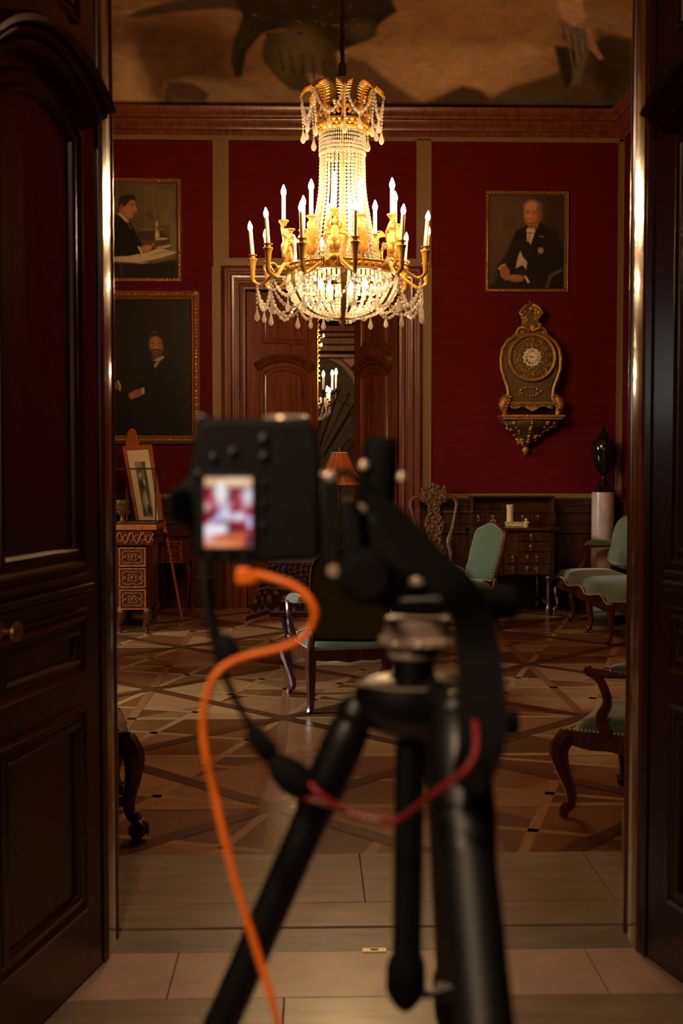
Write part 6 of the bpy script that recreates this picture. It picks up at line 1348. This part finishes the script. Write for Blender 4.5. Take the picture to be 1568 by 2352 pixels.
tp = thing('tripod', 'black camera tripod with geared head, knobs and splayed legs in the doorway', 'tripod', (P(945,1600,1.15).x, 1.15, 0))
mb = MB(); mb.prism([(783,1150),(812,1146),(830,1170),(838,1290),(820,1330),(783,1300)], 0.0, 0.045, TF); mb.build('plate_clamp', M['black'], tp, bevel=0.005)
mb = MB(); hb = [(800,1190),(850,1172),(905,1176),(960,1196),(985,1240),(1010,1290),(1036,1340),(1046,1408),(1020,1424),(905,1424),(860,1390),(806,1370)]
mb.prism(hb, 0.015, 0.07, TF); mb.build('head_body', M['black'], tp, bevel=0.012, bseg=3, auto=30)
mb = MB(); rlathe(mb, [(0.001,-0.06),(0.018,-0.06),(0.0225,-0.055),(0.024,-0.045),(0.024,-0.012),(0.02,-0.008),(0.02,0.03),(0.001,0.03)], 835, 1315, YC+0.0, (0,1,0), 30)
for q in range(26): a = 2*PI*q/26; c_ = P(835,1315,YC)+Vector((0.0238*math.cos(a), 0, 0.0238*math.sin(a))); mb.tube([c_+Vector((0,-0.05,0)), c_+Vector((0,-0.014,0))], 0.0018, 5)
mb.build('panning_knob', M['rubber'], tp)
mb = MB(); a_, b_ = P(858,1205,YC+0.035), P(876,1004,YC+0.035); mb.tube([a_, a_*0.9+b_*0.1, a_*0.72+b_*0.28, a_*0.66+b_*0.34, a_*0.1+b_*0.9, a_*0.03+b_*0.97, b_], [0.012,0.016,0.019,0.0195,0.0168,0.0155,0.013], 22); mb.build('tilt_handle', M['rubber'], tp)
for px, py, r_ in ((806,1182,0.006),(828,1180,0.006),(890,1182,0.007),(836,1078,0.005),(922,1105,0.004),(958,1346,0.0075),(800,1335,0.004)):
    mb = MB(); rlathe(mb, [(r_,0.0),(r_*1.1,0.002),(r_,0.007),(r_*0.5,0.009),(0.0005,0.009)], px, py, YC+0.015, (0,0.15,1), 16); mb.build('bolt', M['chrome'], tp)
mb = MB(); mb.tube([P(1020,1378,YC+0.04), P(1046,1378,YC+0.04), P(1052,1380,YC+0.04), P(1120,1384,YC+0.04), P(1176,1386,YC+0.04), P(1186,1386,YC+0.04)], [0.012,0.0135,0.0155,0.0168,0.0162,0.0125], 24); mb.build('lock_handle', M['rubber'], tp)
mb = MB(); mb.tube([P(905,1386,YC+0.022), P(1000,1382,YC+0.014), P(1030,1380,YC+0.014)], 0.007, 12); mb.build('gear_rod', M['blackgloss'], tp)
k2 = 1.14/F_PX
mb = MB(); c_ = P(958,1482,1.145); mb.lathe([(0.001,0.0),(0.033,0.0),(0.037,0.003),(0.037,0.008),(0.0325,0.0105),(0.0315,0.025),(0.0305,0.0275),(0.001,0.028)], 40, c_)
mb.build('panning_base', M['satin'], tp)
mb = MB(); 
for q in range(9): a = PI+0.2+q*PI/9*0.95; mb.lathe([(0.0022,0.0),(0.0025,0.002),(0.0005,0.003)], 8, c_+Vector((0.037*math.cos(a), 0.037*math.sin(a), 0.0055)), (math.cos(a), math.sin(a), 0.2))
mb.build('set_screws', M['chrome'], tp)
mb = MB(); c_ = P(950,1572,1.15); mb.lathe([(0.03,0.0),(0.026,0.008),(0.0205,0.012),(0.0205,0.03),(0.024,0.034),(0.024,0.038)], 30, c_); mb.build('neck', M['blackgloss'], tp)
mb = MB(); mb.lathe([(0.0245,0.006),(0.0255,0.009),(0.0245,0.012),(0.0235,0.009),(0.0245,0.006)], 30, c_+Vector((0,0,0.022)), caps=False); mb.build('neck_ring', M['chrome'], tp)
# shoulder
mb = MB(); c_ = P(950,1590,1.15); mb.lathe([(0.02,-0.045),(0.04,-0.034),(0.05,-0.018),(0.052,-0.004),(0.05,0.008),(0.036,0.014),(0.024,0.016)], 36, c_, scale=(1.15,1)); 
mb.build('shoulder', M['blackgloss'], tp)
mb = MB(); mb.lathe([(0.046,0.009),(0.0475,0.011),(0.046,0.0128),(0.0445,0.011),(0.046,0.009)], 36, c_, scale=(1.15,1), caps=False); mb.build('shoulder_ring', M['chrome'], tp)
# legs
def leg(top, d, r0, r1, collar, name='leg'):
    d = Vector(d).normalized(); d = d*(1/abs(d.z)); t = Vector(top); end = t + d*(t.z-0.012); f = lambda z: t + d*z
    L_ = t.z
    mb = MB(); mb.tube([f(0.0), f(0.012), f(0.03), f(0.08), f(0.105)], [r0*0.8, r0*1.12, r0*1.2, r0*1.16, r0*1.02], 22); lg = mb.build('leg', M['blackgloss'], tp)
    mb = MB(); mb.tube([f(0.10), f(collar)], r0, 24); mb.build('upper_tube', M['carbon'], lg)
    mb = MB(); mb.tube([f(collar-0.005), f(collar), f(collar+0.012), f(collar+0.05), f(collar+0.062), f(collar+0.07)], [r0*1.02, r0*1.2, r0*1.26, r0*1.24, r0*1.12, r1], 22); mb.build('twist_lock', M['rubber'], lg)
    mb = MB(); mb.tube([f(collar+0.06), f(L_-0.05)], r1, 20); mb.build('lower_tube', M['carbon'], lg)
    mb = MB(); mb.tube([f(L_-0.06), f(L_-0.045), f(L_-0.02), f(L_-0.0125)], [r1*1.05, r1*1.5, r1*1.4, r1*1.1], 18); mb.ball(f(L_-0.014), r1*1.1, r1*1.1, 0.0135, 12, 7); mb.build('rubber_foot', M['rubber'], lg)
    return lg
t1 = P(818,1640,1.15); e1 = P(508,2352,1.155); leg(t1, e1-t1, 0.0175, 0.0145, 0.50)
t2 = P(1045,1640,1.08); e2 = P(1113,2352,0.90); leg(t2, e2-t2, 0.0235, 0.019, 0.44)
t3 = P(1012,1630,1.20); e3 = P(1040,2352,1.36); leg(t3, e3-t3, 0.0175, 0.0145, 0.34)
for a, b, r_ in ((P(905,1600,1.15), t1, 0.017), (P(1000,1600,1.13), t2, 0.018), (P(980,1600,1.16), t3, 0.016)):
    mb = MB(); mb.tube([a, (a+b)/2+Vector((0,0,0.004)), b], [r_*1.2, r_*1.15, r_], 16); mb.ball(b, r_*1.2, r_*1.2, r_*1.2, 14, 9); mb.build('leg_joint', M['blackgloss'], tp)
mb = MB(); mb.tube([P(942,1640,1.15), P(934,2215,1.15)], 0.0146, 22); mb.build('centre_column', M['carbon'], tp)
mb = MB(); mb.tube([P(934,2195,1.15), P(934,2210,1.15), P(932,2225,1.15), P(931,2270,1.15), P(930,2290,1.15), P(929,2312,1.15), P(928,2322,1.15)], [0.0155,0.0185,0.0195,0.02,0.0165,0.009,0.003], 16); mb.build('column_cap', M['rubber'], tp)
mb = MB(); a_ = P(970,2284,1.15); b_ = P(1040,2276,1.15); mb.tube([a_, (a_+b_)/2, b_], 0.0045, 8); mb.tube([(a_+b_)/2-Vector((0,0,0.0)), (a_+b_)/2+Vector((0.014,0,0.003))], 0.0085, 10); mb.build('column_hook', M['blackgloss'], tp)
mb = MB(); c_ = P(1170,1660,1.12); mb.tube([P(1128,1662,1.12), P(1150,1661,1.12), P(1154,1660,1.12), P(1186,1659,1.12), P(1190,1659,1.12)], [0.005,0.006,0.0125,0.0125,0.009], 16); mb.build('leg_knob', M['rubber'], tp)
# neck strap hanging off the head
st2 = thing('camera_strap', 'wide black camera strap looped from the head down the tripod', 'strap', P(1100,1800,1.13))
mb = MB()
def ribbon(pts, wd, th, n=40):
    S_ = bez(pts, n); vs_ = []
    for i, p in enumerate(S_):
        t = (S_[min(i+1,n-1)]-S_[max(i-1,0)]).normalized(); s = t.cross(Vector((0,1,0))).normalized(); w_ = wd if not isinstance(wd, list) else float(np.interp(i/(n-1), np.linspace(0,1,len(wd)), wd)); y = Vector((0, th/2, 0))
        vs_ += [p-s*w_/2-y, p+s*w_/2-y, p+s*w_/2+y, p-s*w_/2+y]
    mb.add(vs_, [(i*4+q, i*4+(q+1)%4, (i+1)*4+(q+1)%4, (i+1)*4+q) for i in range(n-1) for q in range(4)] + [(0,1,2,3), ((n-1)*4+3,(n-1)*4+2,(n-1)*4+1,(n-1)*4)])
ribbon([P(846,1140,1.045), P(900,1190,1.045), P(985,1290,1.045), P(1048,1350,1.045), P(1085,1420,1.055), P(1098,1500,1.055), P(1108,1600,1.035), P(1106,1700,1.012), P(1082,1780,0.985), P(1064,1815,0.978)], [0.012,0.026,0.032,0.034,0.037,0.040,0.042,0.042,0.036,0.026], 0.004, 60)
mb.build('strap_band', M['rubber'], st2, auto=60)
mb = MB(); mb.tube(bez([P(770,1092,1.09), P(800,1085,1.085), P(826,1110,1.08), P(852,1150,1.08)], 14), 0.0035, 8); mb.build('strap_cord', M['redcord'] if False else M['rubber'], st2)
# cables
def cable(name, label, pts, r, m, n=90):
    t = thing(name, label, 'cable', pts[0]); mb = MB(); mb.tube(bez(pts, n), r, 10); mb.build('cord', m, t); return t
oc = cable('tether_cable', 'bright orange cable plugged under the camera, looping down past the tripod', [P(585,1318,1.06), P(632,1330,1.05), P(682,1350,1.045), P(716,1386,1.04), P(722,1424,1.04), P(694,1466,1.045), P(640,1490,1.05), P(580,1504,1.055), P(530,1522,1.05), P(496,1550,1.045), P(474,1600,1.045), P(466,1670,1.045), P(474,1740,1.04), P(492,1820,1.04), P(514,1920,1.03), P(542,2030,1.02), P(576,2140,1.01), P(604,2230,1.0), P(628,2310,0.99), P(650,2400,0.985), P(680,2560,0.975), P(690,2900,0.95), P(640,3600,0.98), P(560,3990,1.36/1.36*1.02)], 0.0034, M['orange'], 150)
mb = MB(); mb.prism([(546,1298),(580,1298),(583,1312),(596,1316),(596,1332),(560,1338),(544,1334)], -0.03, -0.014, TF); mb.build('plug', M['orange'], oc, bevel=0.003)
mb = MB(); mb.box(P(553,0,1.08).x, P(574,0,1.08).x, 1.074, 1.082, P(0,1300,1.08).z, P(0,1288,1.08).z); mb.build('plug_tip', M['blackgloss'], oc, smooth=False)
rc_ = cable('release_cable', 'black release cable with in-line connectors hanging from the camera to the red cord', [P(466,1286,1.10), P(470,1350,1.09), P(478,1410,1.085), P(492,1480,1.08), P(516,1550,1.08), P(548,1620,1.08), P(580,1676,1.08), P(606,1714,1.08), P(640,1758,1.08), P(690,1806,1.08)], 0.0034, M['black'], 70)
mb = MB(); mb.tube(bez([P(482,1330,1.11), P(486,1400,1.1), P(502,1460,1.09), P(520,1500,1.085)], 16), 0.0032, 8); mb.build('cord', M['black'], rc_)
mb = MB(); mb.tube([P(506,1462,1.085), P(512,1474,1.085), P(530,1512,1.085), P(538,1528,1.085)], [0.006,0.0105,0.0115,0.009], 14); mb.build('connector', M['rubber'], rc_)
mb = MB(); mb.tube([P(576,1672,1.08), P(582,1684,1.08), P(616,1726,1.08), P(628,1742,1.08)], [0.006,0.0115,0.0125,0.007], 4); mb.build('connector', M['rubber'], rc_)
mb = MB(); mb.tube(bez([P(624,1736,1.08), P(650,1766,1.08), P(690,1800,1.08), P(716,1822,1.08)], 12), lerps([0.006,0.013,0.0165,0.015,0.006], 12), 14); mb.build('connector', M['rubber'], rc_)
rd = cable('strap_cord', 'thin dark red cord with pale printed dashes sagging between connector and leg', [P(664,1822,1.08), P(700,1832,1.075), P(760,1850,1.065), P(820,1872,1.06), P(870,1884,1.06), P(905,1886,1.06), P(940,1866,1.04), P(1000,1820,0.98), P(1056,1782,0.955), P(1086,1744,0.955), P(1094,1700,0.965), P(1090,1660,0.985)], 0.0029, M['redcord'], 80)
mb = MB(); mb.tube(bez([P(712,1800,1.07), P(730,1820,1.06), P(765,1846,1.06), P(800,1862,1.06)], 16), 0.0028, 8); mb.build('cord', M['redcord'], rd)
S_ = bez([P(720,1838,1.062), P(760,1850,1.0615), P(820,1871,1.0565), P(872,1884,1.0565)], 26); mb = MB()
for q in range(0, 25, 2): mb.tube([S_[q], S_[q]*0.45+S_[q+1]*0.55], 0.0013 if q < 18 else 0.0018, 5)
mb.build('printed_dashes', M['white'], rd)
